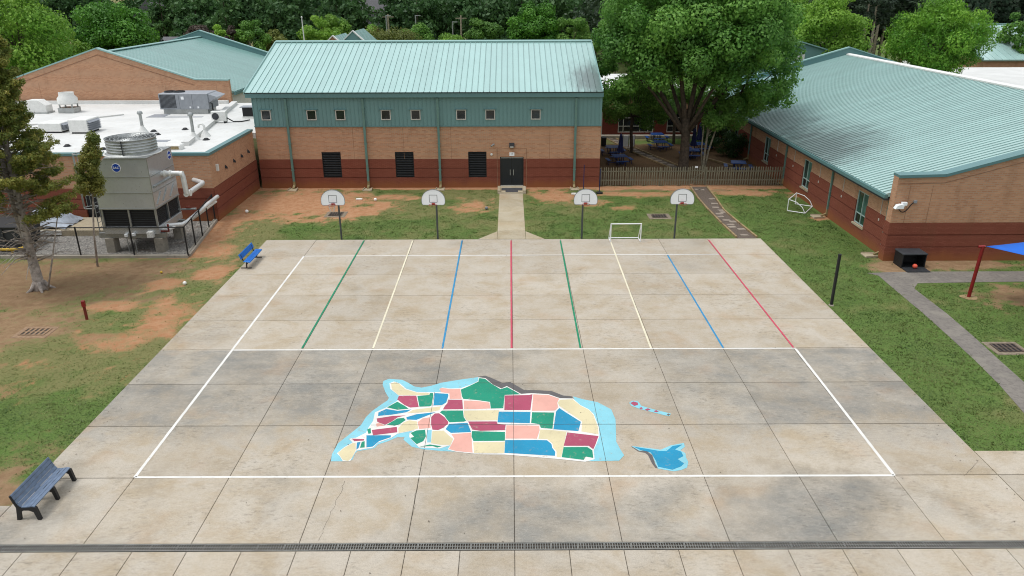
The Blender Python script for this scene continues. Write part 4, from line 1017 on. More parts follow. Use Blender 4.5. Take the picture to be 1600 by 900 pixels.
MB().prism([(49.8, 4.7), (55.6, 4.7), (55.0, 5.5), (54., 5.9), (50.3, 5.9)], 77, 79.5, lambda a, b, c: (a, c, b)).build('hood', 'white_metal', o); MB().box(50, 55.4, 77.1, 79.4, 4.2, 4.698).build('curb', 'galv', o)
o = root('far_teal_hall', 'distant hall with pale teal gabled roof at the right edge', 'building', (80, 90, 0))
MB().box(66, 92, 88, 112, 0, 5.2).build('wall', 'brick_tan', o)
slope(o, 'roof_right', (65.5, 87.5, 5.2), (92, 87.5, 5.2), (0, 12.3, 4.1), .9); slope(o, 'roof_right', (65.5, 112, 5.2), (92, 112, 5.2), (0, -12.2, 4.1), .9, name='rear_roof')
MB().bar((65.4, 99.8, 9.35), (92, 99.8, 9.35), .5, .14).build('ridge_cap', 'teal_pale_trim', o)
cp = MB(); cp.bar((65.4, 87.4, 5.3), (65.4, 99.8, 9.4), .3, .3); cp.bar((65.4, 112, 5.3), (65.4, 99.8, 9.4), .3, .3); cp.build('rake_trim', 'teal_pale_trim', o)
o = root('entrance_gables', 'twin small brick and teal entrance gables peeking above the hall ridge', 'building', (-23, 90, 0))
MB().prism([(-27.3, 0), (-22.4, 0), (-22.4, 6.2), (-24.85, 8.4), (-27.3, 6.2)], 90, 90.3, lambda a, b, c: (a, c, b)).build('gable_wall', 'brick_tan', o)
MB().prism([(-26, 0), (-19.6, 0), (-19.6, 6.), (-22.8, 8.85), (-26, 6.)], 94, 94.3, lambda a, b, c: (a, c, b)).build('teal_gable_wall', 'teal_siding', o)
for xa, xb, xc, yy, zt, zb in ((-27.4, -24.85, -22.3, 90, 8.45, 6.15), (-26.1, -22.8, -19.5, 94, 8.9, 5.95)):
    cp = MB(); cp.bar((xa, yy+.1, zb), (xb, yy+.1, zt), .6, .14); cp.bar((xc, yy+.1, zb), (xb, yy+.1, zt), .6, .14); cp.build('coping', 'white_metal', o)
    slope(o, 'roof_left', (xa, yy+.4, zb-.1), (xa, yy+9, zb-.1), (xb-xa, 0, zt-zb), .9); slope(o, 'roof_left', (xc, yy+.4, zb-.1), (xc, yy+9, zb-.1), (xb-xc, 0, zt-zb), .9)
# ------------------------------------------------------------------ service yard: gravel, kerb, pads
gv = MB().sheet([(-62, 21.45), (-19.1, 21.45), (-20.05, 28.6), (-62, 28.6)], .0).build('gravel_yard', 'gravel'); tag(gv, kind='structure')
kb = root('yard_kerb', 'low concrete kerb under the black fence round the gravel yard', 'kerb', (-19, 21.3, 0))
MB().bar((-62, 21.3, .05), (-18.95, 21.3, .05), .28, .2).build('front_kerb', 'old_concrete', kb); MB().bar((-19.0, 21.45, .05), (-20.02, 28.6, .05), .25, .2).build('side_kerb', 'old_concrete', kb)
pdw = root('yard_pad', 'raised pale concrete pad in the gravel yard left of the cooling tower', 'pad', (-29, 26, 0))
MB().cbox(-34, -25.0, 25.4, 28.3, -.1, .38, .02).build('pad_slab', 'path_concrete', pdw); MB().box(-33.5, -28.6, 25.3, 25.398, .1, .36).build('pad_edge', 'white_metal', pdw)

# pebbles (uncountable)
def pebbles():
    rg = np.random.default_rng(5); n = 9000
    x = rg.uniform(-40, -19.4, n); y = rg.uniform(21.6, 28.4, n); k = (x < -19.2-(y-21.5)*.13-.1); x, y = x[k], y[k]; n = len(x)
    s = rg.uniform(.025, .07, n); a = rg.uniform(0, 6.28, n)
    base = np.array([[1, 0, 0], [0, 1, 0], [-1, 0, 0], [0, -1, 0], [0, 0, .8]], float); V = np.zeros((n, 5, 3))
    ca, sa = np.cos(a)[:, None], np.sin(a)[:, None]
    bx = base[None, :, 0]*rg.uniform(.7, 1.3, (n, 1)); by = base[None, :, 1]
    V[:, :, 0] = (bx*ca-by*sa)*s[:, None]+x[:, None]; V[:, :, 1] = (bx*sa+by*ca)*s[:, None]+y[:, None]; V[:, :, 2] = base[None, :, 2]*s[:, None]+.001
    F = np.array([[0, 1, 4], [1, 2, 4], [2, 3, 4], [3, 0, 4]])[None]+5*np.arange(n)[:, None, None]
    o = np_mesh('gravel_stones', V.reshape(-1, 3), F.reshape(-1, 3), 'pebble', rnd=np.repeat(rg.random(n), 4), k=3); tag(o, 'loose grey gravel stones in the fenced yard', 'gravel', kind='stuff')
pebbles()

# ------------------------------------------------------------------ cooling tower
def cooling_tower():
    o = root('cooling_tower', 'stainless steel cooling tower with round fan stack on concrete piers', 'cooling tower', (-22.3, 23.7, 0))
    x0, x1, y0, y1 = -24., -20.75, 22.1, 25.4
    for x in (x0-.1, x1-.45):
        for y in (y0+.02, y1-.7): MB().cbox(x, x+.5, y, y+.65, -.05, .88, .03).build('pier', 'old_concrete', o)
    bm = MB()
    for y in (y0+.15, y1-.45): bm.box(x0-.45, x1+.25, y, y+.22, .882, 1.18)
    for x in (x0+.1, x1-.35): bm.box(x, x+.22, y0+.372, y1-.46, .9, 1.16)
    bm.build('beam', 'galv', o)
    bs = MB().cbox(x0, x1, y0, y1, 1.182, 1.6, .02).build('basin', 'stainless', o)
    MB().box(x0-.02, x1+.02, y0-.025, y0-.001, 1.5, 1.58).build('basin_lip', 'galv', bs)
    MB().box(x0+.12, x1-.12, y0+.12, y1-.12, 1.602, 2.68).build('louvre_core', 'black', o)
    for x in (x0+.02, (x0+x1)/2-.05, x1-.12):
        for y in (y0+.02, y1-.12): MB().box(x, x+.1, y, y+.1, 1.6, 2.68).build('corner_post', 'galv', o)
    for y in ((y0+y1)/2-.05,):
        for x in (x0+.02, x1-.12): MB().box(x, x+.1, y, y+.1, 1.6, 2.68).build('corner_post', 'galv', o)
    for k in range(9):
        z = 1.68+k*.11
        MB().box(x0+.13, x1-.13, y0+.09, y0+.115, z, z+.02).build('louvre_blade', 'dark_grey', o)
        MB().box(x1-.115, x1-.09, y0+.13, y1-.13, z, z+.02).build('louvre_blade', 'dark_grey', o)
    prof = [(x0, 2.69), (x1, 2.69), (x1, 5.62), (x0+.75, 5.62), (x0, 4.75)]
    b = MB().prism(prof, y0, y1, lambda a, bb, c: (a, c, bb)).build('casing', 'stainless', o)
    for z in (3.62, 4.55):
        MB().box(x0+.01, x1, y0-.02, y0-.001, z, z+.04).build('seam', 'galv', b); MB().box(x1+.001, x1+.02, y0+.01, y1, z, z+.04).build('seam', 'galv', b)
    MB().box(x0-.03, x1+.03, y0-.04, y0-.001, 2.66, 2.73).build('skirt', 'galv', b); MB().box(x1+.001, x1+.04, y0, y1, 2.66, 2.73).build('skirt', 'galv', b)
    MB().box(x1-.015, x1+.022, y0-.022, y0-.021+.03, 2.74, 5.6).build('corner_trim', 'galv', b)
    MB().box(x0+.8, x1+.02, y0-.03, y1+.02, 5.622, 5.68).build('top_deck', 'galv', o)
    c = (-22.25, 23.75, 5.68); pr_ = [(1.52, 0), (1.42, .06)]
    for k in range(5): pr_ += [(1.36, .1+k*.155), (1.36, .2+k*.155), (1.385, .225+k*.155)]
    pr_ += [(1.42, .9), (1.36, .9), (1.33, .1)]
    st = MB().lathe(pr_, c, 40).build('fan_stack', 'galv', o, smooth=True)
    MB().lathe([(1.6, -.01), (1.6, .03), (1.5, .03)], c, 40).build('stack_flange', 'white_metal', st)
    g = MB()
    for k in range(6): g.lathe([(.2+k*.22, .86), (.22+k*.22, .875), (.24+k*.22, .86)], c, 32)
    for k in range(12):
        a = k*math.pi/6; g.bar((c[0]+.1*math.cos(a), c[1]+.1*math.sin(a), c[2]+.87), (c[0]+1.36*math.cos(a), c[1]+1.36*math.sin(a), c[2]+.87), .03, .02)
    g.build('fan_guard', 'galv', st)
    for k in range(6):
        a = k*math.pi/3+.2; MB().bar((c[0]+.15*math.cos(a), c[1]+.15*math.sin(a), c[2]+.5), (c[0]+1.28*math.cos(a), c[1]+1.28*math.sin(a), c[2]+.56), .3, .03).build('fan_blade', 'hvac_grey', st)
    MB().lathe([(.01, .62), (.18, .6), (.2, .4), (.01, .38)], c, 14).build('fan_hub', 'dark_grey', st)
    MB().bar((c[0]+.1, c[1]-1.4, 5.75), (c[0]+.1, c[1]-1.4, 6.56), .04, .03).build('stack_joint', 'dark_grey', st)
    # maker's roundels
    lg = (-22.55, y0, 5.12)
    for (ce, ax, nn) in ((lg, Vector((1, 0, 0)), Vector((0, -1, 0))), ((x1, 25.0, 5.25), Vector((0, 1, 0)), Vector((1, 0, 0)))):
        ce = Vector(ce); up = Vector((0, 0, 1)); M = Matrix((ax, up, nn)).transposed().to_4x4()
        for r_, d0, mt_ in ((.26, .004, 'logo_white'), (.225, .012, 'logo_blue')):
            m = MB(); pts = [ce+nn*d0+ax*r_*math.cos(2*math.pi*k/24)+up*r_*math.sin(2*math.pi*k/24) for k in range(24)]; m.add(pts+[p_+nn*.006 for p_ in pts], [tuple(range(24)), tuple(range(24, 48))]+[(k, (k+1) % 24, 24+(k+1) % 24, 24+k) for k in range(24)]); d = m.build('emblem', mt_, b)
        text_part('BAC', 'emblem_letters', 'logo_white', b, .19, Matrix.Translation(ce+nn*.024) @ M)
    # pipes
    pp = [(x1+.0, 23.6, 4.45), (x1+1.05, 23.6, 4.45), (x1+1.2, 23.6, 4.40), (x1+1.25, 23.6, 4.25), (x1+1.25, 23.7, 3.2)]
    MB().tube(pp, .15, 12).build('return_pipe', 'insulation', o, smooth=True)
    MB().tube([(x1+1.25, 23.6, 3.15), PY(316, 287, 26.6), (PY(316, 287, 26.6)[0]-.1, 26.9, PY(316, 287, 26.6)[2]), PY(303, 281, 28.64)], .15, 12).build('return_pipe', 'insulation', o, smooth=True)
    for q in ((x1+.18, 23.6, 4.45), (x1+.5, 23.6, 4.45)): MB().tube([q, (q[0]+.1, q[1], q[2])], .2, 12).build('flange', 'white_metal', o)
    MB().tube([(x1+1.15, 23.6, 4.4), (x1+1.28, 23.6, 4.4)], .19, 12).build('elbow', 'white_metal', o, smooth=True)
    MB().tube([(x1+1.12, 24., 3.15), (x1+1.38, 24., 3.15)], .2, 12).build('elbow', 'white_metal', o, smooth=True)
    MB().tube([(x1, 23.0, 1.42), (x1+.9, 23.2, 1.42), (x1+1.1, 23.5, 1.5), (x1+1.15, 26.8, 1.7), (x1+1.1, 28.6, 1.7)], .13, 12).build('supply_pipe', 'insulation', o, smooth=True)
    MB().tube([(x1, 22.5, 1.32), (x1+.35, 22.5, 1.32), (x1+.9, 24.4, 1.3), (x1+.95, 28.6, 1.35)], .08, 10).build('make_up_pipe', 'white_metal', o, smooth=True)
    MB().tube([(x1, 22.3, 1.28), (x1+.45, 22.3, 1.28), (x1+.45, 22.3, 1.7)], .06, 8).build('make_up_pipe', 'rust_post', o, smooth=True)
    MB().tube([(x1+.2, 24.6, 1.95), (x1+1.3, 24.6, 2.0)], .06, 8).build('valve_pipe', 'galv', o); MB().lathe([(.02, 0), (.16, .02), (.16, .06), (.02, .08)], (x1+.8, 24.6, 2.08), 12).build('valve_wheel', 'rust_post', o)
    for y in (22.4, 23.2, 24.2): MB().tube([(x1+.02, y, 2.9), (x1+.02, y+.7, 3.5)], .03, 6).build('spray_pipe', 'galv', o)
    MB().tube([(x1+.05, 22.3, 3.95), (x1+.05, 25.2, 3.98)], .07, 8).build('spray_header', 'galv', o)
    # caged ladder and platform
    lx, ly = x0-.55, 22.6
    l = MB()
    for y in (ly, ly+.45): l.tube([(lx, y, .9), (lx, y, 5.9)], .03, 6)
    for k in range(16): l.tube([(lx, ly, 1.1+k*.3), (lx, ly+.45, 1.1+k*.3)], .016, 5)
    l = l.build('ladder', 'galv', o)
    cg = MB()
    for k in range(5):
        z = 2.6+k*.8; cg.tube([(lx, ly-.05, z), (lx-.5, ly-.12, z), (lx-.75, ly+.22, z), (lx-.5, ly+.57, z), (lx, ly+.5, z)], .03, 5)
    for q in ((-.5, -.12), (-.75, .22), (-.5, .57), (-.65, .02), (-.65, .44)): cg.tube([(lx+q[0], ly+q[1], 2.6), (lx+q[0], ly+q[1], 5.8)], .022, 5)
    cg.build('ladder_cage', 'galv', l)
    MB().box(x0-.6, x0-.02, y1-1.3, y1+.3, 4.2, 4.3).build('platform', 'galv', o)
    MB().cbox(x0+2.55, x0+2.9, y0-.2, y0+.1, 1.0, 1.35, .02).build('control_box', 'white_metal', o)
    for x, h in ((x0+1.3, 1.05), (x0+1.75, 1.1)):
        MB().tube([(x, y0-.1, .0), (x, y0-.1, h)], .025, 6).build('conduit', 'galv', o); MB().box(x-.08, x+.08, y0-.2, y0-.04, h, h+.16).build('switch_box', 'board_white', o)
    for k in range(9): MB().tube([(x0+1.+k*.22, y0+.4, .85), (x0+1.3+k*.22, y0+2.2, .92)], .03, 5).build('spring_rod', 'dark_grey', o)
    return o
cooling_tower()

# ------------------------------------------------------------------ black chain-link fence
def chain_fence():
    o = root('chain_link_fence', 'black chain-link fence round the gravel yard and cooling tower', 'fence', (-19, 21.3, 0))
    H = 1.82; runs = [((-44, 21.3), (-18.95, 21.3), 3.2), ((-18.95, 21.3), (-20.0, 28.5), 1.75)]
    for a, b, sp in runs:
        a = Vector((*a, 0)); b = Vector((*b, 0)); L = (b-a).length; N = round(L/sp)
        for k in range(N+1):
            if sp < 2 and k == 0: continue
            q = b+(a-b)*k/N if sp > 2 else a+(b-a)*k/N
            MB().tube([(q.x, q.y, .1), (q.x, q.y, H+.05)], .045, 8).build('post', 'black', o); 
        MB().tube([(a.x, a.y, H), (b.x, b.y, H)], .032, 6).build('rail', 'black', o); MB().tube([(a.x, a.y, .2), (b.x, b.y, .2)], .01, 5).build('tension_wire', 'black', o)
        d = (b-a).normalized(); m = MB(); s = .09; n = int((L+H)/s)
        for k in range(n):
            for sg_ in (1, -1):
                u0 = k*s-(H if sg_ > 0 else 0); u1 = u0+H; z0, z1 = (.2, H) if sg_ > 0 else (H, .2)
                if sg_ < 0: pass
                c0, c1 = max(u0, 0), min(u1, L)
                if c1 <= c0: continue
                t0, t1 = (c0-u0)/H, (c1-u0)/H
                p0 = a+d*c0; p1 = a+d*c1; za, zb = z0+(z1-z0)*t0, z0+(z1-z0)*t1; e = .003
                m.add([(p0.x, p0.y, za-e), (p0.x, p0.y, za+e), (p1.x, p1.y, zb+e), (p1.x, p1.y, zb-e)], [(0, 1, 2, 3)])
        tag(m.build('wire_mesh', 'black', o, fixn=False), kind='stuff')
chain_fence()
# dark refuse container with its yellow guard rail, tarp over it
o = root('refuse_container', 'dark refuse container behind the fence at the left edge', 'container', (-29.4, 23.4, 0))
MB().prism([(-34, .15), (-29.5, .15), (-29.2, 1.5), (-34, 1.5)], 22.3, 24.6, lambda a, b, c: (a, c, b)).build('body', 'dark_grey', o)
MB().box(-34.1, -29.15, 22.2, 24.7, 1.502, 1.6).build('lid', 'black', o)
for x in (-32.8, -31.4, -30.2): MB().box(x, x+.1, 22.2, 22.298, .2, 1.45).build('rib', 'dark_grey', o)
for x in (-33.5, -29.9): MB().box(x, x+.3, 22.5, 24.4, .0, .149).build('skid', 'black', o)
o = root('guard_rail', 'yellow bent pipe guard rail in front of the dark container', 'guard rail', (-28, 21.9, 0))
MB().tube([(-36, 21.9, .3), (-29.4, 21.9, .3), (-28.9, 21.98, .38), (-28.6, 22.2, .55)], .09, 10).build('rail', 'yellow', o, smooth=True)
for x in (-32, -29.6): MB().tube([(x, 21.9, 0), (x, 21.9, .22)], .06, 8).build('support', 'yellow', o)
tp_ = MB(); rgt = random.Random(3); NN = 8
for i in range(NN+1):
    for j in range(NN+1): tp_.v.append((-31.8+i*.42, 25.6+j*.28, .45+1.0*math.sin(math.pi*i/NN)**.6*math.sin(math.pi*j/NN)**.6+rgt.uniform(-.08, .08)))
for i in range(NN):
    for j in range(NN): k = i*(NN+1)+j; tp_.f.append((k, k+1, k+NN+2, k+NN+1))
tag(tp_.build('tarp_cover', 'tarp', smooth='all'), 'crumpled pale grey tarp over equipment on the yard pad behind cedar', 'tarp')

# ------------------------------------------------------------------ basketball hoops
def hoop():
    o = root('basketball_hoop', 'x', 'basketball hoop', (0, 0, 0), group='basketball hoops along the back of the court', local=True)
    MB().tube([(0, 0, -.05), (0, 0, 2.95)], .057, 12).build('pole', 'pole_grey', o, smooth=True)
    a = MB(); a.tube([(0, 0, 2.9), (0, -.5, 3.0), (0, -1.42, 3.0)], .045, 10); a.tube([(0, 0, 2.4), (0, -.7, 2.72), (0, -1.42, 2.78)], .03, 8); a.build('arm', 'pole_grey', o, smooth=True)
    w_, zb, zt = .69, 2.62, 3.54; pts = [(-w_+.1, zb), (w_-.1, zb), (w_-.03, zb+.05), (w_, zb+.16), (w_, zb+.3)]
    for k in range(1, 16):
        an = math.pi*k/16; pts.append((w_*math.cos(an), zb+.3+(zt-zb-.3)*math.sin(an)))
    pts += [(-w_, zb+.3), (-w_, zb+.16), (-w_+.03, zb+.05)]
    bd = MB().prism(pts, -1.5, -1.45, lambda x, y, z: (x, z, y)).build('backboard', 'board_white', o)
    rm_ = MB()
    for i in range(len(pts)):
        p, q = pts[i], pts[(i+1) % len(pts)]; rm_.bar((p[0]*1.012, -1.475, zb+(p[1]-zb)*1.012-.004), (q[0]*1.012, -1.475, zb+(q[1]-zb)*1.012-.004), .07, .02)
    rm_.build('edge_trim', 'line_grey', bd)
    tg = MB()
    for x in (-.23, .23): tg.box(x-.014, x+.014, -1.506, -1.501, zb+.16, zb+.62)
    for z in (zb+.16, zb+.6): tg.box(-.216, .216, -1.506, -1.501, z-.012, z+.014)
    tg.build('target_square', 'line_grey', bd)
    rim = MB(); n = 20; c = (0, -1.5-.38, zb+.1)
    rim.tube([(c[0]+.228*math.cos(2*math.pi*k/n), c[1]+.228*math.sin(2*math.pi*k/n), c[2]) for k in range(n+1)], .012, 6, False)
    rim.box(-.09, .09, -1.66, -1.507, zb+.085, zb+.105); rim.box(-.1, .1, -1.53, -1.507, zb+.0, zb+.12); rim = rim.build('rim', 'rim_red', o)
    return o, rim
hp0, rim0 = hoop(); HL = ['basketball hoop with a ragged net, leftmost on the court', 'basketball hoop between the ragged net one and door walk', 'basketball hoop just right of the walk to the door', 'basketball hoop rightmost, beside the stepping stone path']
for i, (a, b) in enumerate(((533.8, 374), (684, 374), (909, 373.5), (1054, 373))):
    o = hp0 if i == 0 else copy_tree(hp0)
    x, y, _ = G(a, b); o.location = (x, 24.55, 0); o.rotation_euler = (0, 0, R((1.5, -1, .5, -2)[i])); o['label'] = HL[i]
nt = MB()
for k in range(10):
    a = 2*math.pi*k/10; zt_ = 2.72
    if k in (2, 3): continue
    p = [(.225*math.cos(a), -1.88+.225*math.sin(a), zt_), (.17*math.cos(a+.25), -1.88+.17*math.sin(a+.25), zt_-.16), (.12*math.cos(a), -1.88+.12*math.sin(a), zt_-.32-.05*(k % 3))]
    nt.tube(p, .008, 4); p = [(q[0], q[1], q[2]) for q in p]; nt.tube([(.225*math.cos(a+.6), -1.88+.225*math.sin(a+.6), zt_), p[1], (.12*math.cos(a+.5), -1.88+.12*math.sin(a+.5), zt_-.36)], .008, 4)
nt.build('net', 'net', hp0)

# ------------------------------------------------------------------ benches
def bench_grey():
    o = root('park_bench', 'grey slatted bench with black cast ends at the near left', 'bench', (-14.38, -1.06, ZC), local=True)
    L = 1.86
    prof = [(.30, 0), (.40, 0), (.345, .36), (.33, .44), (.22, .455), (.0, .42), (-.1, .43), (-.19, .53), (-.30, .85), (-.36, .84), (-.30, .62), (-.24, .44), (-.31, .0), (-.20, .0), (-.16, .26), (-.05, .34), (.12, .34), (.24, .28)]
    for y in (-L/2, 0, L/2):
        MB().prism(prof, y-.045, y+.045, lambda a, b, c: (a, c, b)).build('bench_end', 'cast_black', o)
    seat = [((.30, .462), (.20, .472)), ((.19, .47), (.09, .455)), ((.08, .453), (-.02, .44)), ((-.03, .44), (-.10, .445)), ((-.118, .46), (-.185, .555)), ((-.19, .57), (-.235, .68)), ((-.24, .695), (-.28, .80)), ((-.283, .81), (-.31, .87))]
    for a, b in seat:
        mx, mz = (a[0]+b[0])/2, (a[1]+b[1])/2; wd = math.hypot(a[0]-b[0], a[1]-b[1])
        an = math.atan2(b[1]-a[1], b[0]-a[0]); nx, nz = -math.sin(an)*.016, math.cos(an)*.016
        if nz < 0 or nx < 0 and abs(nx) > abs(nz): nx, nz = -nx, -nz
        v = [(a[0]-nx, -L/2-.03, a[1]-nz), (b[0]-nx, -L/2-.03, b[1]-nz), (b[0]+nx, -L/2-.03, b[1]+nz), (a[0]+nx, -L/2-.03, a[1]+nz)]
        MB().add(v+[(p[0], L/2+.03, p[2]) for p in v], [(0, 1, 2, 3), (7, 6, 5, 4), (0, 4, 5, 1), (1, 5, 6, 2), (2, 6, 7, 3), (3, 7, 4, 0)]).build('slat', 'bench_grey', o)
    for y in (-.1, .62): MB().box(.05, .075, y, y+.2, .462, .468).build('slot', 'black', o)
    return o
bench_grey()
def bench_blue():
    o = root('park_bench', 'bright blue perforated metal bench at the back left court edge', 'bench', (-14.9, 20.2, ZC), local=True)
    L = 2.0
    def panel(prof, name):
        p2 = [(a-.012, b-.02) for a, b in prof]
        v = [(a, y, b) for y in (-L/2-.12, L/2+.12) for a, b in prof]+[(a, y, b) for y in (-L/2-.12, L/2+.12) for a, b in p2]; n = len(prof); f = []
        for i in range(n-1): f += [(i, i+1, n+i+1, n+i), (2*n+i, 3*n+i, 3*n+i+1, 2*n+i+1), (i, 2*n+i, 2*n+i+1, i+1), (n+i, n+i+1, 3*n+i+1, 3*n+i)]
        f += [(0, n, 3*n, 2*n), (n-1, 3*n-1, 4*n-1, 2*n-1)]
        return MB().add(v, f).build(name, 'bench_blue', o)
    s = panel([(.31, .40), (.29, .44), (.0, .46), (-.06, .46), (-.08, .43)], 'seat'); b = panel([(-.17, .56), (-.15, .58), (-.24, .84), (-.27, .86), (-.29, .84)], 'backrest')
    for pn, (x, z, dx, dz) in ((s, (.24, .452, -.05, .004)), (b, (-.168, .62, -.02, .055))):
        m = MB()
        for k in range(5): m.box(x+dx*k-.003, x+dx*k+.006, -L/2, L/2, z+dz*k+.006, z+dz*k+.012)
        m.build('perforation_row', 'bench_blue', pn)
    for y in (-L/2+.1, L/2-.1):
        l = MB(); l.bar((-.3, y, .02), (.3, y, .02), .06, .04); l.bar((.02, y, .04), (.06, y, .42), .06, .06); l.bar((.06, y, .40), (-.14, y, .44), .05, .04); l.bar((-.12, y, .44), (-.24, y, .8), .05, .04); l.build('leg', 'frame_brown', o)
    MB().bar((.04, -L/2+.1, .22), (.04, L/2-.1, .3), .03, .03).build('brace', 'frame_brown', o)
    return o
bench_blue()

# ------------------------------------------------------------------ goals
def goal(label, loc, rz, W_=1.85, H_=1.17, D_=.75, arc=False):
    o = root('football_goal', label, 'goal', loc, rz, 'small white goal frames', local=True); r = .032
    x = W_/2
    for s_ in (-x, x): MB().tube([(s_, 0, r), (s_, 0, H_)], r, 8).build('upright', 'pvc_white', o, smooth=True)
    MB().tube([(-x-.03, 0, H_), (x+.03, 0, H_)], r*1.06, 8).build('crossbar', 'pvc_white', o, smooth=True)
    for s_ in (-x, x):
        MB().tube([(s_, 0, r), (s_, D_, r)], r*.98, 8).build('base_bar', 'pvc_white', o, smooth=True); MB().tube([(s_, D_, r), (s_, D_*.8, H_*.5), (s_, D_*.45, H_*.85), (s_, .05, H_-.02)] if arc else [(s_, D_, r), (s_, .1, H_-.04)], r*.9, 8).build('stay', 'pvc_white', o, smooth=True)
    MB().tube([(-x, D_, r), (x, D_, r)], r*1.02, 8).build('rear_bar', 'pvc_white', o, smooth=True)
    return o
g1 = goal('white goal frame standing upright at the back edge of court', (7.0, 23.73, ZC), R(.5))
g2 = goal('white goal frame turned sideways on the lawn by classroom wall', (19.95, 31.45, .0), R(-124), W_=2.1, H_=.85, D_=1.2, arc=True)

# ------------------------------------------------------------------ poles, bin, sail
p = root('steel_post', 'tall black steel post at the right edge of the court', 'post', (15.75, 13.85, 0)); x, y = 15.75, 13.85
MB().tube([(x, y, -.05), (x, y, 2.62)], .075, 12).build('shaft', 'black', p, smooth=True); MB().lathe([(.085, 2.62), (.085, 2.67), (.01, 2.7)], (x, y, 0), 12).build('cap', 'black', p)
MB().lathe([(.13, -.01), (.12, .03), (.08, .05)], (x, y, 0), 12).build('collar', 'old_concrete', p)
b = root('ball_bin', 'open black ball bin with lowered flap against the classroom end wall', 'bin', (22.3, 19.4, 0))
m = MB(); x0, x1, y0, y1, h = 21.72, 23.05, 19.05, 19.95, .78
m.box(x0, x0+.05, y0, y1, 0, h); m.box(x1-.05, x1, y0, y1, 0, h); m.box(x0+.05, x1-.05, y1-.05, y1, 0, h); m.box(x0+.05, x1-.05, y0, y1-.05, 0, .05); m.build('shell', 'black', b)
MB().cbox(x0-.03, x1+.03, y0-.03, y1+.03, h+.002, h+.08, .03).build('lid', 'dark_grey', b); MB().box(x0+.03, x1-.03, y0-.7, y0-.02, .01, .05).build('flap', 'dark_grey', b)
for k in range(4): MB().box(x0+.05, x1-.05, y0-.65+k*.16, y0-.62+k*.16, .051, .06).build('flap_rib', 'black', b)
bl = MB().ball((22.38, 18.85, .06+.13), .13, 18, 12).build('playground_ball', 'ball_orange', smooth='all'); tag(bl, 'orange playground ball on the flap of the black bin', 'ball')
r_ = root('sail_post', 'leaning dark red steel post holding the corner of blue sail', 'post', (23.12, 14.85, 0))
MB().tube([(23.12, 14.85, -.05), (23.2, 14.8, 2.7)], .085, 14).build('shaft', 'red_paint', r_, smooth=True); MB().tube([(23.0, 14.85, 2.68), (23.28, 14.78, 2.72)], .07, 10).build('cap_arm', 'red_paint', r_)
MB().prism([(23.12+.42*math.cos(a)*(1+.15*math.sin(3*a)), 14.8+.36*math.sin(a)) for a in [2*math.pi*k/18 for k in range(18)]], -.02, .012).build('footing', 'timber', r_)
s0 = Vector((23.3, 14.75, 2.74)); s1 = Vector((29.5, 15.8, 3.3)); s2 = Vector((27.5, 7.5, 2.9)); N = 14; sl = MB(); idx = {}
for i in range(N+1):
    for j in range(N+1-i):
        u, v = i/N, j/N; wq = 1-u-v; q = s0*wq+s1*u+s2*v
        pull = (u*v+v*wq+u*wq)*3; cen = (s0+s1+s2)/3; edge = min(u, v, wq)
        q = q+(cen-q)*.12*(1-min(1, edge*3))*min(1, pull); q.z -= .25*27*u*v*wq
        idx[i, j] = len(sl.v); sl.v.append(tuple(q))
for i in range(N):
    for j in range(N-i):
        sl.f.append((idx[i, j], idx[i+1, j], idx[i, j+1]))
        if i+j < N-1: sl.f.append((idx[i+1, j], idx[i+1, j+1], idx[i, j+1]))
sroot = root('shade_sail', 'bright blue triangular shade sail at the right edge', 'shade sail', (26, 13, 0))
so2 = sl.build('canopy', 'sail_blue', sroot, smooth='all'); sol = so2.modifiers.new('thick', 'SOLIDIFY'); sol.thickness = .01
MB().tube([(23.2, 14.79, 2.72), tuple(s0)], .012, 6).build('shackle', 'galv', sroot)
for e in (s1, s2): MB().tube([(e.x+.3, e.y, 0), (e.x, e.y, e.z)], .08, 10).build('far_post', 'red_paint', sroot)
q = G(136, 499); m = root('marker_post', 'short rusty red marker post on the left lawn', 'post', (q[0], q[1], 0))
MB().prism([(q[0]-.055, q[1]-.035), (q[0]+.055, q[1]-.035), (q[0]+.055, q[1]+.035), (q[0]-.055, q[1]+.035)], -.02, .95).build('stake', 'rust_post', m); MB().cbox(q[0]-.075, q[0]+.075, q[1]-.06, q[1]+.055, .66, .97, .02).build('head', 'red_paint', m)
for i, (px, py, hh) in enumerate(((911.5, 301, 2.15), (936.5, 302, 1.9))):
    x, y, _ = G(px, py); y = min(y, 36.6); o = root('game_pole', ('thin blue pole standing on the turf just before the brick wall', 'thin dark blue pole with weighted base at the hall corner')[i], 'pole', (x, y, 0), group='thin blue poles by the wall')
    MB().tube([(x, y, .0), (x, y, hh)], .03, 8).build('shaft', 'umbrella_blue', o); MB().lathe([(.26, 0), (.26, .08), (.1, .14), (.03, .15)], (x, y, 0), 14).build('base', 'black', o)
def ball(px, py, r, mat, label, group='stray balls and scraps on the lawn'):
    x, y, _ = G(px, py, r); tag(MB().ball((x, y, r-.01), r, 14, 10).build('playground_ball', mat, smooth='all'), label, 'ball', group)
ball(385.6, 330, .12, 'ball_white', 'white football on the bare clay near the wing wall'); ball(586.5, 311.5, .12, 'ball_white', 'white football at the turf edge below the second splash block')
ball(760, 325, .12, 'line_grey', 'dark grey ball on turf left of the door walk'); ball(288.5, 442, .1, 'ball_white', 'small white ball on the patchy left lawn'); ball(252, 425, .07, 'yellow', 'tiny yellow ball on the left lawn near the fence')
for i, (px, py) in enumerate(((561, 312), (897, 303.5))):
    x, y, _ = G(px, py); o = MB().prism([(x-.22, y-.1), (x+.2, y-.12), (x+.25, y+.06), (x, y+.13), (x-.2, y+.08)], .0, .09).build('scrap_cushion', 'ball_white'); tag(o, ('flat white scrap on the bare clay beside the football', 'flat white scrap at the foot of hall wall behind the third hoop')[i], 'scrap')

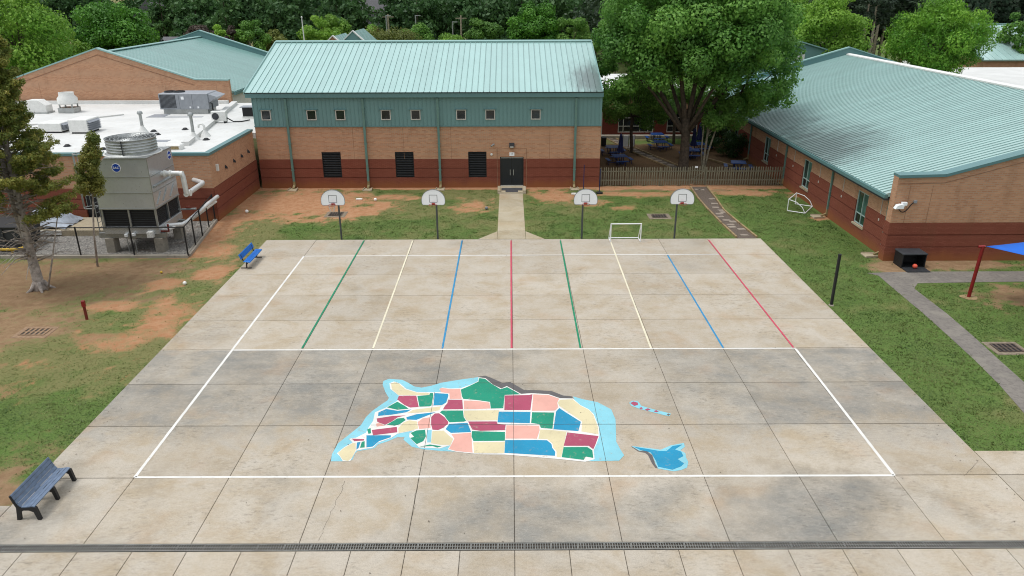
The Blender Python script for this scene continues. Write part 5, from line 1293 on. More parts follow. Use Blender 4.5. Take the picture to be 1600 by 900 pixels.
# storm drain inlets
def inlet(px, py, wx, wy, label, rz=0, slots=5, padw=.35, mat='inlet_apron', iron='grate_cast', pit='black'):
    x, y, _ = G(px, py); o = root('storm_inlet', label, 'storm drain', (x, y, 0), rz, 'storm inlets in the lawn', local=True)
    MB().cbox(-wx/2-padw, wx/2+padw, -wy/2-padw, wy/2+padw, -.1, .01, .02).build('apron', mat, o); MB().box(-wx/2, wx/2, -wy/2, wy/2, .0105, .014).build('pit', pit, o)
    for k in range(slots+1):
        xx = -wx/2+k*wx/slots; MB().box(xx-wx/slots*.22, xx+wx/slots*.22, -wy/2, wy/2, .015, .04).build('bar', iron, o)
    for yy in (-wy/2, 0, wy/2): MB().box(-wx/2, wx/2, yy-.02, yy+.02, .0145, .038).build('cross_bar', iron, o)
inlet(525, 335, .85, .8, 'grated storm inlet at the clay edge near the first hoop', padw=.3); inlet(1030, 338, .95, .7, 'grated storm inlet in turf left of the rightmost hoop', padw=.3)
inlet(1573, 544, 1.0, .75, 'grated storm inlet beside the asphalt path at right', padw=.25); inlet(55, 519, 1.1, .7, 'half buried storm inlet in bare soil at left', padw=.25, mat='soil_crust', iron='soil_crust', pit='joint_dark')

# ------------------------------------------------------------------ asphalt path at right
ap = MB().sheet([(19.5, 18.3), (19.95, 17.9), (19.85, 15.6), (19.78, 13), (19.62, 10.4), (19.45, 8.1), (19.2, 5.9), (18.9, 4.2), (18.6, 2.6), (18.3, 1.36), (19.8, 1.36), (20.1, 4.2), (20.3, 6.), (20.48, 8.), (20.72, 10.3), (20.9, 12.8), (20.92, 14.6), (20.95, 16.), (21.5, 16.75), (23.8, 16.85), (27.3, 16.95), (45, 17.), (45, 18.5), (28.3, 18.5), (23., 18.5), (21., 18.45)], .002).build('asphalt_path', 'asphalt'); tag(ap, kind='structure')

# ------------------------------------------------------------------ stepping stone path with timber edging
stp = MB().sheet([(14.15, 37.6), (15.35, 37.6), (14.95, 30.6), (15.35, 24.5), (14.1, 24.5), (13.95, 27.5), (13.92, 30.8)], .001).build('mulch_path', 'mulch_dark'); tag(stp, kind='structure')
for a, b in (((14.1, 37.5), (13.9, 34.)), ((13.9, 34.), (13.88, 30.8)), ((13.9, 30.7), (13.95, 27.6)), ((13.97, 27.4), (14.1, 24.6)), ((15.4, 37.5), (15.2, 34)), ((15.2, 33.95), (14.95, 30.6)), ((14.97, 30.5), (15.15, 27.5)), ((15.16, 27.4), (15.38, 24.6))):
    MB().bar((*a, .04), (*b, .04), .11, .12).build('edging_timber', 'timber', stp)
rgs = random.Random(4)
for px, py in ((1090, 296.5), (1096, 297), (1113, 311), (1116.5, 318.5), (1118, 324.5), (1128, 329), (1130, 332), (1124.5, 334.5), (1126, 339), (1135, 344.5), (1145, 347), (1141.5, 351.5), (1144, 355), (1158.5, 358.5), (1163, 367.5)):
    x, y, _ = G(px, py); y = min(y, 37.2); a = rgs.uniform(-.2, .2); w2, h2 = rgs.uniform(.22, .27), rgs.uniform(.15, .2)
    pts = [(x+math.cos(a)*u-math.sin(a)*v, y+math.sin(a)*u+math.cos(a)*v) for u, v in ((-w2, -h2), (w2, -h2), (w2*.95, h2), (-w2, h2*.95))]
    MB().prism(pts, -.02, .035).build('stepping_stone', 'stone', stp)

# ------------------------------------------------------------------ picket fence
def picket_fence():
    o = root('picket_fence', 'weathered wooden picket fence between the hall and classroom wing', 'fence', (14, 37.95, 0)); y = 37.95
    pm = MB().prism([(-.045, 0), (.045, 0), (.045, 1.36), (.02, 1.45), (-.02, 1.45), (-.045, 1.36)], 0, .022, lambda a, b, c: (a, -c, b)); me = bpy.data.meshes.new('picket'); me.from_pydata(pm.v, [], pm.f); me.materials.append(MAT['fence_wood'])
    bm = bmesh.new(); bm.from_mesh(me); bmesh.ops.recalc_face_normals(bm, faces=bm.faces); bm.to_mesh(me); bm.free()
    rg = random.Random(8); x = 7.12
    while x < 21.5:
        if 14.22 < x < 15.3: x += .19; continue
        inst('picket', me, o, loc=(x, y, .05+rg.uniform(-.03, .03)), rot=(rg.uniform(-.015, .015), rg.uniform(-.025, .025), 0)); x += .19+rg.uniform(-.012, .012)
    for z in (.4, 1.1):
        MB().box(7.0, 14.1, y+.002, y+.045, z, z+.09).build('rail', 'fence_wood', o); MB().box(15.4, 21.55, y+.002, y+.045, z, z+.09).build('rail', 'fence_wood', o)
    for x in (7.05, 9.4, 11.75, 14.12, 15.38, 17.4, 19.5, 21.5): MB().box(x-.045, x+.045, y+.046, y+.136, -.1, 1.42).build('post', 'fence_wood', o)
    gt = MB().box(14.2, 15.3, y+.0, y+.04, .4, .49); gt.box(14.2, 15.3, y, y+.04, 1.15, 1.24); gt.bar((14.25, y+.02, .45), (15.25, y+.02, 1.18), .04, .08, up=(0, 1, 0)); gt = gt.build('gate', 'fence_wood', o)
    for k in range(6): inst('gate_picket', me, gt, loc=(14.27+k*.193, y-.003, .12))
    MB().box(14.45, 14.68, y-.04, y-.028, 1.42, 1.56).build('gate_sign', 'logo_white', gt)
picket_fence()

# ------------------------------------------------------------------ courtyard: tables, umbrellas, boards
def picnic(loc, rz, label):
    o = root('picnic_table', label, 'picnic table', loc, rz, 'blue picnic tables in the courtyard', local=True)
    top = MB().cbox(-.62, .62, -.62, .62, .72, .76, .015).build('tabletop', 'table_blue', o)
    m = MB()
    for k in range(7): m.box(-.55+k*.18, -.53+k*.18, -.6, .6, .761, .766)
    m.build('top_rib', 'table_blue', top)
    for a in range(4):
        an = a*math.pi/2; c, s = math.cos(an), math.sin(an)
        tf = lambda x, y, z: (x*c-y*s, x*s+y*c, z)
        b = MB(); b.cbox(-.55, .55, -1.18, -.88, .42, .46, .01); b.v = [tf(*q) for q in b.v]; b.build('seat', 'table_blue', o)
        l = MB(); l.bar((0, -.05, .08), (0, -1.03, .2), .05, .05); l.bar((0, -1.03, .2), (0, -1.03, .42), .05, .05); l.bar((-.3, -1.03, 0), (-.3, -1.03, .42), .04, .04); l.bar((.3, -1.03, 0), (.3, -1.03, .42), .04, .04); l.v = [tf(*q) for q in l.v]; l.build('seat_leg', 'umbrella_blue', o)
    for sx in (-.3, .3):
        for sy in (-.3, .3): MB().bar((sx, sy, 0), (sx, sy, .72), .05, .05).build('leg', 'umbrella_blue', o)
    return o
for (px, py, a, lb_) in ((968, 243, 8, 'blue picnic table nearest the hall corner, under a folded umbrella'), (958, 229, 5, 'blue picnic table against the hall side, behind the nearest one'), (1027, 209, 3, 'blue picnic table farthest back, below the window wall'), (1032, 221, 6, 'blue picnic table in front of the farthest one'),
        (1082, 234, -4, 'blue picnic table directly right of the oak trunk with umbrella'), (1092, 224, 10, 'blue picnic table behind another, between oak and slender trees'), (1154, 253, -12, 'blue picnic table behind the fence beside the classroom shrub')):
    x, y, _ = G(px, py, .75); picnic((x, y, 0), R(a), lb_)
for i, (px, py) in enumerate(((969, 243), (1083, 234), (1092, 224))):
    x, y, _ = G(px, py, .75); o = root('patio_umbrella', ('folded navy umbrella on the table near the hall corner', 'folded navy umbrella right beside the oak trunk', 'folded navy umbrella behind the one by the oak')[i], 'umbrella', (x, y, 0), group='folded navy umbrellas')
    MB().tube([(x, y, .1), (x, y, 2.75)], .022, 8).build('pole', 'galv', o)
    n = 16; v = []; prf = [(.03, 2.7), (.1, 2.55), (.13, 2.1), (.17, 1.6), (.24, 1.2), (.2, 1.1)]; cn = MB()
    for r, z in prf:
        for k in range(n): a = 2*math.pi*k/n; rr = r*(1+(.3 if k % 2 else -.15)); cn.v.append((x+rr*math.cos(a), y+rr*math.sin(a), z))
    for a_ in range(len(prf)-1):
        for k in range(n): cn.f.append((a_*n+k, a_*n+(k+1) % n, a_*n+n+(k+1) % n, a_*n+n+k))
    cn.build('folded_canopy', 'umbrella_blue', o); MB().lathe([(.12, .1), (.04, .2), (.03, .4)], (x, y, 0), 10).build('base', 'black', o); MB().lathe([(.3, 0), (.3, .08), (.05, .1)], (x, y, 0), 12).build('foot', 'black', o)
x, y, _ = G(982, 231); o = root('display_boards', 'pair of white display boards standing in the courtyard', 'board', (x, y, 0))
for sx in (-.55, .05): MB().box(x+sx, x+sx+.5, y, y+.04, .15, 1.2).build('panel', 'board_white', o)
for sx in (-.58, -.02, .57): MB().box(x+sx-.02, x+sx+.02, y, y+.04, 0, 1.25).build('post', 'black', o)
x, y, _ = G(943, 228); o = root('litter_bin', 'dark litter bin at the hall side in the courtyard', 'bin', (x, y, 0)); MB().lathe([(.24, 0), (.27, .75), (.25, .8)], (x, y, 0), 14).build('body', 'black', o); MB().lathe([(.28, .8), (.28, .86), (.15, .95), (.01, .96)], (x, y, 0), 14).build('lid', 'dark_grey', o)
cpth = MB().sheet([(9.9, 58.), (10.9, 58.), (12.4, 52.), (14.9, 44.4), (13.9, 43.9), (11.4, 51.4)], .0).build('courtyard_path', 'mulch_dark'); tag(cpth, kind='structure')
for a, b in (((9.9, 58.), (11.4, 51.4)), ((11.4, 51.4), (13.9, 43.9)), ((10.9, 58.), (12.4, 52.)), ((12.4, 52.), (14.9, 44.4))): MB().bar((*a, .04), (*b, .04), .12, .12).build('edging_timber', 'timber', cpth)
for t in [i/14 for i in range(14)]:
    a, b = ((10.4, 57.7), (11.9, 51.7)) if t < .45 else ((11.9, 51.7), (14.4, 44.3)); tt = t/.45 if t < .45 else (t-.45)/.55
    x, y = a[0]+(b[0]-a[0])*tt+rgs.uniform(-.15, .15), a[1]+(b[1]-a[1])*tt; MB().cbox(x-.28, x+.28, y-.17, y+.17, -.02, .035, .01).build('stepping_stone', 'stone', cpth)
tag(MB().bar((17.6, 48.2, .08), (19.6, 44.2, .08), .18, .16).build('log_border', 'timber'), 'pale timber border before the shrub in the courtyard', 'timber')
# ------------------------------------------------------------------ trees
def leaf_cloud(rg, C, Rr, n, size, flat=.35, upb=.25, shell=.55, droop=0.):
    """n leaf quads in lobes with centres C (k,3) and radii Rr (k,3)"""
    wgt = (Rr.prod(1))**(2/3); k = rg.choice(len(C), n, p=wgt/wgt.sum())
    d = rg.normal(size=(n, 3)); d /= np.linalg.norm(d, axis=1)[:, None]
    rr = shell+(1.06-shell)*rg.random(n)**.7; rr = np.where(rg.random(n) < .12, rr*rg.uniform(1, 1.22, n), rr)
    P = C[k]+d*Rr[k]*rr[:, None]
    nr = d*1.1+rg.normal(size=(n, 3))*.5+np.array([0, 0, upb]); nr /= np.linalg.norm(nr, axis=1)[:, None]
    t = np.cross(nr, rg.normal(size=(n, 3))); t[:, 2] -= droop; t /= np.linalg.norm(t, axis=1)[:, None]; b = np.cross(nr, t)
    s = size*rg.uniform(.6, 1.35, n)[:, None]
    a_, c_ = t*s, b*s*rg.uniform(flat, flat+.35, n)[:, None]
    V = np.stack([P-a_*.5, P+c_*.5+a_*.05, P+a_*.55, P-c_*.5+a_*.05], 1)
    V[:, 2] -= nr*s*.15
    lobe = rg.random(len(C)); col = np.clip(.5*lobe[k]+.5*rg.random(n), 0, 1)
    return V.reshape(-1, 3), np.arange(4*n).reshape(-1, 4), col
def lobes(rg, k, c, r, lr, inner=.45, flatb=None, zpow=1.):
    """lobe centres through an ellipsoid crown: c centre, r radii"""
    out = []; tries = 0
    while len(out) < k and tries < 6000:
        tries += 1; d = rg.normal(size=3); d /= np.linalg.norm(d); f = inner+(1-inner)*rg.random()**.6
        p = d*f
        if flatb is not None and p[2] < flatb: continue
        if any(np.linalg.norm(p-q) < .9/k**(1/3) for q in out) and tries < 3000: continue
        out.append(p)
    out = np.array(out); C = np.array(c)+out*np.array(r)
    Rr = lr*rg.uniform(.65, 1.25, (len(C), 1))*np.array([1, 1, .78])*rg.uniform(.85, 1.15, (len(C), 3))
    return C, Rr
def branches(mb, base, fork, C, r0, rg, nmax=14, sag=.0):
    base = Vector(base); fork = Vector(fork)
    mid = base.lerp(fork, .5)+Vector((rg.uniform(-.1, .1), rg.uniform(-.1, .1), 0))
    mb.tube([base, base+Vector((0, 0, .25)), mid, fork], [r0*1.45, r0*1.08, r0*.92, r0*.8], 10)
    idx = rg.permutation(len(C))[:nmax]
    for i in idx:
        e = Vector(C[i]); s_ = base.lerp(fork, rg.uniform(.72, 1.)); m_ = s_.lerp(e, .5)+Vector((0, 0, (e-s_).length*(.1-sag)))
        q = s_.lerp(e, .25)+Vector((0, 0, (e-s_).length*.05))
        rr = r0*rg.uniform(.28, .5); mb.tube([s_, q, m_, e], [rr, rr*.75, rr*.5, rr*.15], 6)
def tree(name, label, loc, H, crown_c, crown_r, k, lr, n, size, leaf, bark='bark_brown', r0=.25, fork=.45, seed=1, group=None, nbr=14, inner=.4, flatb=-.75, flat=.4, upb=.25, droop=0.):
    rg = np.random.default_rng(seed); o = root(name, label, 'tree' if 'shrub' not in name else 'shrub', loc, 0, group, local=True)
    C, Rr = lobes(rg, k, crown_c, crown_r, lr, inner, flatb)
    V, Q, col = leaf_cloud(rg, C, Rr, n, size, flat, upb, droop=droop); cr = np_mesh('crown', V, Q, leaf, o, col)
    m = MB(); branches(m, (0, 0, -.1), (rg.uniform(-.2, .2), rg.uniform(-.2, .2), H*fork), C, r0, rg, nbr); m.build('trunk', bark, o, smooth='all')
    return o

# the oak: forked trunk, broad clumpy crown
def oak():
    rg = np.random.default_rng(11); o = root('oak_tree', 'huge dark green oak spreading over the courtyard', 'tree', (14.75, 43.3, 0), local=True)
    C1, R1 = lobes(rg, 95, (.3, .4, 11.2), (7.7, 7.2, 5.), 1.6, .55, -.55)
    C2, R2 = lobes(rg, 40, (.3, .4, 11.2), (5.2, 4.8, 3.4), 1.8, .1, -.6)
    ex = np.array([(7.6, -.6, 7.6), (8.1, .4, 8.6), (6.8, -1.6, 7.0), (6.2, -1.0, 6.6), (-6.9, -1, 6.9), (-7.2, .6, 8.6), (-5.6, -2.0, 7.4), (-3.4, -4.0, 8.), (1.5, -4.8, 8.), (4.9, -3.0, 7.), (8.3, .9, 9.8), (7.4, -1.0, 6.2), (5.2, -1.4, 6.6)], float)
    C = np.concatenate([C1, C2, ex]); Rr = np.concatenate([R1, R2, np.full((len(ex), 3), 1.15)*np.array([1, 1, .75])])
    V, Q, col = leaf_cloud(rg, C, Rr, 150000, .235, .5, .3, .55); np_mesh('crown', V, Q, 'leaf_oak', o, col)
    m = MB()
    m.tube([(0, 0, -.1), (.02, 0, .3), (.05, .02, 1.6), (.0, 0, 3.0), (-.1, 0, 4.4)], [.62, .46, .4, .37, .34], 12)
    for k, (e, r) in enumerate((((-3.4, .4, 7.8), .24), ((3.9, -.3, 7.6), .25), ((-1.2, -.3, 9.5), .26), ((1.0, .6, 10.), .24), ((5.8, .2, 7.), .2), ((-4.8, -.8, 8.2), .17), ((2.2, -2.2, 8.2), .18), ((-2.0, 2.6, 9.), .2), ((3., 3., 9.), .2))):
        s_ = Vector((0, 0, 2.9+.22*(k % 5))); e = Vector(e); m.tube([s_, s_.lerp(e, .3)+Vector((0, 0, .15)), s_.lerp(e, .65)+Vector((0, 0, .3)), e], [r, r*.85, r*.65, r*.3], 8)
        for j in range(5):
            t = Vector(C[rg.integers(len(C))]); p = s_.lerp(e, rg.uniform(.5, 1))
            if (t-p).length < 6: m.tube([p, p.lerp(t, .5)+Vector((0, 0, .2)), t], [r*.35, r*.22, .02], 5)
    m.build('trunk', 'bark_brown', o, smooth='all')
oak()
GB = 'trees in the courtyard'
x, y, _ = G(987, 238); tree('courtyard_tree', 'slim light green feathery tree left of the oak beside the boards', (x, y, 0), 7, (0.2, 0, 5.0), (3.6, 2.8, 2.7), 44, .85, 22000, .2, 'leaf_feather', 'bark_brown', .16, .55, 21, GB, 20, inner=.3, flatb=-.9)
x, y, _ = G(1098, 266); tree('courtyard_tree', 'slender pale multi-stem tree right of the oak behind the gate', (x, y, 0), 6.5, (1.6, .2, 5.2), (3.4, 2.4, 1.8), 30, .75, 14000, .2, 'leaf_feather', 'bark_pale', .1, .6, 22, GB, 16, inner=.2, flatb=-.9)
m = MB(); m.tube([(x+.15, y, 0), (x+.35, y+.1, 1.6), (x+.8, y+.3, 3.2), (x+1.1, y+.4, 5.)], [.09, .08, .07, .04], 8); m.tube([(x-.1, y, 0), (x-.25, y+.1, 2.), (x-.2, y+.2, 4.5)], [.08, .07, .03], 8)
tag(m.build('sapling_stem', 'bark_pale', smooth='all'), 'pale leaning twin stems among the slender courtyard tree', 'tree')
tree('courtyard_tree', 'shaded green tree standing behind the oak trunk before the window wall', (16.4, 55.2, 0), 7.5, (0, 0, 5.6), (3.6, 2.2, 2.4), 34, .85, 14000, .22, 'leaf_feather', 'bark_brown', .14, .5, 23, GB, 14, inner=.25, flatb=-.9)
x, y, _ = G(1150, 246); tree('evergreen_shrub', 'dark rounded evergreen shrub against the classroom wall in the courtyard', (x, y, 0), 2.4, (0, .8, 1.2), (1.7, 1.7, 1.2), 18, .6, 6500, .14, 'leaf_shrub', 'bark_brown', .06, .3, 24, None, 10, inner=.1)
tree('evergreen_shrub', 'taller dark shrub filling the courtyard corner by the classroom wall', (19.6, 52.5, 0), 4.5, (0, 0, 2.4), (1.6, 1.6, 2.2), 22, .7, 7000, .16, 'leaf_shrub', 'bark_brown', .08, .3, 25, None, 10, inner=.1)

# cedar at left with a bare grey lower trunk and dead twigs
def cedar():
    rg = np.random.default_rng(31); o = root('cedar_tree', 'tall brownish green cedar with bare grey lower limbs at left', 'tree', (-24.75, 16.4, 0), local=True)
    C = []; Rr = []
    m = MB(); path = [Vector((0, 0, -.1)), Vector((-.02, 0, .3)), Vector((-.05, 0, 2.)), Vector((-.05, .1, 4.5)), Vector((.05, .1, 7.5)), Vector((0, 0, 11.)), Vector((0, 0, 13.))]
    m.tube(path, [.42, .27, .22, .18, .13, .08, .02], 10)
    m.tube([Vector((-.1, .15, .2)), Vector((-.35, .3, 2.)), Vector((-.5, .3, 5.)), Vector((-.4, .3, 9.))], [.24, .17, .13, .04], 8)
    def spray(s_, e, nl, r0_):
        for f in np.linspace(.42, 1.05, nl):
            p = s_.lerp(e, f)+Vector((rg.uniform(-.1, .1), rg.uniform(-.1, .1), rg.uniform(0, .16))); r = r0_*(1.15-.5*f)*rg.uniform(.8, 1.2)
            C.append(p[:]); Rr.append((r, r, r*.8))
    def bough(z, a, L, dz=.25):
        s_ = Vector((0, .1, z-.3*L)); e = Vector((math.cos(a)*L, math.sin(a)*L, z+rg.uniform(-.15, dz)))
        m.tube([s_, s_.lerp(e, .5)+Vector((0, 0, -.08)), e], [.05, .035, .01], 5); spray(s_, e, 6, .34)
        for sg_ in (-1, 1):
            for f in (.5, .75):
                q = s_.lerp(e, f); L2 = L*rg.uniform(.25, .45); a2 = a+sg_*rg.uniform(.6, 1.); t = q+Vector((math.cos(a2)*L2, math.sin(a2)*L2, rg.uniform(.05, .35)))
                m.tube([q, t], [.02, .006], 4); spray(q, t, 4, .28)
    for k in range(84):
        z = 5.2+7.4*(k/84)**.9; a = k*2.39996+rg.uniform(-.3, .3); t = (z-5.2)/7.4
        bough(z, a, (2.9*(1-t*.72))*rg.uniform(.6, 1.05)*(.85 if z < 6. else 1))
    for z, a, L in ((4.9, .1, 2.5), (4.5, -.25, 2.7), (4.2, .3, 2.3), (5.6, -.1, 2.7), (4.7, 2.9, 2.4), (4.9, -2.7, 2.2), (4.1, -.6, 1.9)): bough(z, a, L, .1)
    for k in range(120):          # dead limbs
        z = rg.uniform(1.3, 6.6); a = rg.uniform(0, 2*math.pi); L = rg.uniform(.7, 2.6); s_ = Vector((-.05, .05, z)); d = Vector((math.cos(a), math.sin(a), rg.uniform(.1, .6)))
        p1 = s_+d*L*.5; p2 = p1+Vector((d.x, d.y, d.z-.5))*L*.5; m.tube([s_, p1, p2], [.04, .026, .008], 5)
        for j in range(3):
            q = s_.lerp(p1, rg.uniform(.4, 1)); t = q+Vector((rg.uniform(-.5, .5), rg.uniform(-.5, .5), rg.uniform(-.3, .4)))*L*.4; m.tube([q, q.lerp(t, .5)+Vector((0, 0, .05)), t], [.013, .009, .004], 4)
    m.tube([Vector((.5, -.2, 0)), Vector((1.1, -.1, 1.8)), Vector((1.9, .1, 4.4))], [.05, .04, .02], 6)
    V, Q, col = leaf_cloud(rg, np.array(C), np.array(Rr), 150000, .13, .2, .6, .15); np_mesh('crown', V, Q, 'leaf_cedar', o, col)
    m.build('trunk', 'bark_grey', o, smooth='all')
    for k in range(5):
        a = k*1.26+.3; MB().tube([(.2*math.cos(a), .2*math.sin(a), .4), (.42*math.cos(a), .42*math.sin(a), .08), (.75*math.cos(a), .75*math.sin(a), -.06)], [.12, .1, .03], 6).build('root_flare', 'bark_grey', o, smooth='all')
cedar()
def young_cedar():
    rg = np.random.default_rng(33); x, y = -23.5, 19.8; o = root('young_cedar', 'thin young cedar leaning against the sky side of the cooling tower ladder', 'tree', (x, y, 0), local=True)
    o['label'] = 'thin young cedar just left of the cooling tower'
    m = MB(); m.tube([(0, 0, 0), (.2, 0, 2.), (.7, .1, 5.), (1.3, .1, 7.2)], [.06, .05, .04, .015], 7); C = []; Rr = []
    for k in range(44):
        t = rg.uniform(.58, 1); z = 7.2*t; c = np.array([1.3*t*t, .1, z]); a = rg.uniform(0, 6.28); L = (1.25-t)*1.15*rg.uniform(.3, 1); p = c+np.array([math.cos(a)*L, math.sin(a)*L, .15])
        m.tube([tuple(c-np.array([0, 0, .2])), tuple(p)], [.02, .008], 4); C.append(p); Rr.append((.34, .34, .3))
    C.append((1.35, .1, 7.2)); Rr.append((.2, .2, .35))
    V, Q, col = leaf_cloud(rg, np.array(C), np.array(Rr), 16000, .13, .2, .5, .3); np_mesh('crown', V, Q, 'leaf_cedar', o, col); m.build('trunk', 'bark_grey', o, smooth='all')
young_cedar()

# trees behind the school, one by one
def bg(px, vtop, Y, rx, label, leaf, k=26, n=9000, size=.42, seed=1, vb=None, ry=None, zc=None, rz=None, name='broadleaf_tree', flat=.45, lr=None, fork=.35, bark='bark_brown', droop=0., upb=.25):
    x = PY(px, 40, Y)[0]; ztop = PY(px, vtop, Y)[2]
    rz = (rz or rx*.9)*.85; rx = rx*.82; lr = lr or rx*.34; zc_ = ztop-rz-lr*.6
    return tree(name, label, (x, Y, 0), ztop, (0, 0, zc_), (rx, ry or rx*.85, rz), k, lr, n, size, leaf, bark, .28, max(.15, min(.6, (zc_-rz*.3)/ztop)), seed, None, 12, inner=.45, flatb=-.85, flat=flat, droop=droop, upb=upb)
bg(20, -70, 70, 6.8, 'large bright green tree at the far left behind the gabled building', 'leaf_bright', 60, 22000, .34, 101, rz=8.)
bg(88, 30, 86, 4.5, 'light green tree between the far left tree and dark maple', 'leaf_bright', 30, 9000, .36, 102, rz=5)
bg(178, -4, 93, 6.1, 'round deep green maple rising behind the left gable', 'leaf_maple', 60, 24000, .36, 103, rz=5.6)
bg(240, 45, 112, 2.6, 'dark blue green conifer beside the white house', 'leaf_pine', 20, 4500, .4, 104, rz=4)
bg(310, 34, 108, 3.2, 'purple leaved low tree behind the left roof peak', 'leaf_purple', 22, 6000, .36, 105, rz=3)
bg(338, 28, 106, 2.2, 'small yellow green tree right behind the left roof peak', 'leaf_bright', 18, 4500, .34, 106, rz=3)
bg(362, 36, 103, 1.9, 'narrow purple brown tree by the left roof', 'leaf_purple', 14, 3600, .32, 107, rz=3)
bg(388, 24, 104, 3.0, 'mid green open crowned tree above the left roof slope', 'leaf_mid', 26, 7000, .34, 108, rz=4, bark='bark_pale')
bg(430, 46, 110, 3.4, 'pale grey green scrub left of the flagpole', 'leaf_olive', 20, 5000, .34, 109, rz=2.6)
bg(498, 20, 118, 4.0, 'bright spring green tree right of the flagpole', 'leaf_bright', 30, 8000, .38, 110, rz=5)
bg(520, 12, 128, 4.4, 'light green tree behind the twin entrance gables', 'leaf_bright', 30, 8000, .4, 111, rz=5)
bg(573, 34, 125, 3., 'small light green tree beside the far brick house', 'leaf_bright', 18, 4500, .38, 112, rz=4)
bg(605, 42, 108, 5.6, 'wide olive green dome of a clipped tree behind the hall ridge', 'leaf_olive', 50, 14000, .3, 113, rz=2.4)
bg(652, 37, 112, 4.2, 'light green bush mound right of the olive dome', 'leaf_mid', 26, 7000, .34, 114, rz=3)
bg(705, 50, 104, 3.2, 'low yellow green bush by the far lamp posts', 'leaf_bright', 18, 5000, .32, 115, rz=2.2)
bg(757, 22, 106, 3.5, 'small round green tree left of the larger round one', 'leaf_mid', 34, 10000, .34, 116, rz=4.2)
bg(834, -3, 110, 4.5, 'large round green tree above the middle of hall ridge', 'leaf_maple', 55, 20000, .36, 117, rz=5.)
bg(893, 16, 108, 3.3, 'feathery light green tree at the right end of hall ridge', 'leaf_feather', 24, 7000, .34, 118, rz=4.5)
bg(940, 30, 84, 3., 'green tree between hall ridge and the oak', 'leaf_mid', 24, 7000, .32, 119, rz=5)
bg(1300, -30, 78, 4.6, 'tall yellow green tree just right of the oak crown', 'leaf_bright', 50, 18000, .3, 120, rz=6.5)
bg(1228, -20, 84, 4.5, 'light green tree partly behind the right side of oak', 'leaf_bright', 40, 11000, .34, 121, rz=6)
bg(1472, -4, 66, 6.0, 'bright green feathery cypress filling the upper right', 'leaf_cypress', 90, 34000, .30, 122, rz=4.5, flat=.22, lr=1.35, droop=.5, upb=.1)
bg(1600, 10, 92, 3.5, 'light green tree at the far right edge above the teal hall', 'leaf_mid', 24, 7000, .34, 123, rz=5)
for i, (px, Y, h) in enumerate(((1352, 98, 17), (1371, 104, 18), (1381, 110, 18), (1345, 112, 16), (1365, 92, 15))):
    x = PY(px, 40, Y)[0]; rg = np.random.default_rng(200+i); o = root('pine_tree', ('pale straight pine trunk left of the bright cypress', 'thick pale pine trunk nearest the bright cypress', 'thin pale pine trunk tucked behind another near the cypress', 'pine trunk farthest from the cypress, beside the yellow green tree', 'slim pale pine trunk between the yellow green tree and cypress')[i], 'tree', (x, Y, 0), 0, 'bare pine trunks at the wood edge', local=True)
    m = MB(); m.tube([(0, 0, -.1), (.1, 0, h*.5), (-.1, .1, h)], [.26, .2, .06], 8); C = []; Rr = []
    for k in range(14):
        z = h*rg.uniform(.62, 1.02); a = rg.uniform(0, 6.28); L = rg.uniform(.6, 2.2); C.append((math.cos(a)*L, math.sin(a)*L, z)); Rr.append((.9, .9, .55)); m.tube([(0, 0, z-.4), C[-1]], [.06, .02], 5)
    for k in range(8):
        z = h*rg.uniform(.2, .6); a = rg.uniform(0, 6.28); m.tube([(0, 0, z), (math.cos(a)*1.2, math.sin(a)*1.2, z+.2)], [.04, .01], 4)
    V, Q, col = leaf_cloud(rg, np.array(C), np.array(Rr), 3500, .4, .25); np_mesh('crown', V, Q, 'leaf_pine', o, col); m.build('trunk', 'bark_pale', o, smooth='all')

# far woods: one mass
def woods(name, label, spots, leaf, seed, n=2600, size=.6, dark=False, bark='bark_brown'):
    rg = np.random.default_rng(seed); var = []
    for v in range(5):
        r = np.random.default_rng(seed*10+v); C, Rr = lobes(r, 24, (0, 0, .62), (.24, .24, .38), .1, .35, -.9); var.append(leaf_cloud(r, C, Rr, n, 1., .45))
    VV = []; QQ = []; CC = []; off = 0; m = MB()
    for (x, y, h, sx) in spots:
        V, Q, col = var[rg.integers(5)]; a = rg.uniform(0, 6.28); c, s = math.cos(a), math.sin(a)
        P = V.reshape(-1, 4, 3); ce = P.mean(1, keepdims=True); L = P-ce; ce = ce*np.array([h*sx, h*sx, h]); P = (ce+L*size).reshape(-1, 3)
        P = np.stack([P[:, 0]*c-P[:, 1]*s+x, P[:, 0]*s+P[:, 1]*c+y, P[:, 2]], 1); VV.append(P); QQ.append(Q+off); CC.append(np.clip(col*.7+rg.uniform(0, .4), 0, 1)); off += len(P)
        m.tube([(x, y, -.1), (x, y, h*.45), (x, y, h*.9)], [.25, .18, .05], 5, False)
    o = np_mesh(name, np.concatenate(VV), np.concatenate(QQ), leaf, None, np.concatenate(CC)); tag(o, label, 'woods', kind='stuff')
    t = m.build('woods_trunks', bark, o, smooth='all', fixn=False); tag(t, kind='stuff')
rgw = random.Random(77); sp1 = []; sp2 = []
def spot(x, y, h0, h1): return (x, y, rgw.uniform(h0, h1), rgw.uniform(.9, 1.5))
for row, (Y, dx, h0, h1) in enumerate(((142, 5.2, 10, 15), (150, 5.2, 12, 17), (160, 5.5, 14, 19), (172, 6, 16, 22), (188, 6.5, 18, 24))):
    x = -165
    while x < 52:
        xx = x+rgw.uniform(-2, 2)
        if not (row < 4 and (-97 < xx*170/Y < -84 or -43 < xx*190/Y < -33)): sp1.append(spot(xx, Y+rgw.uniform(-3, 3), h0, h1))
        x += dx*rgw.uniform(.8, 1.2)
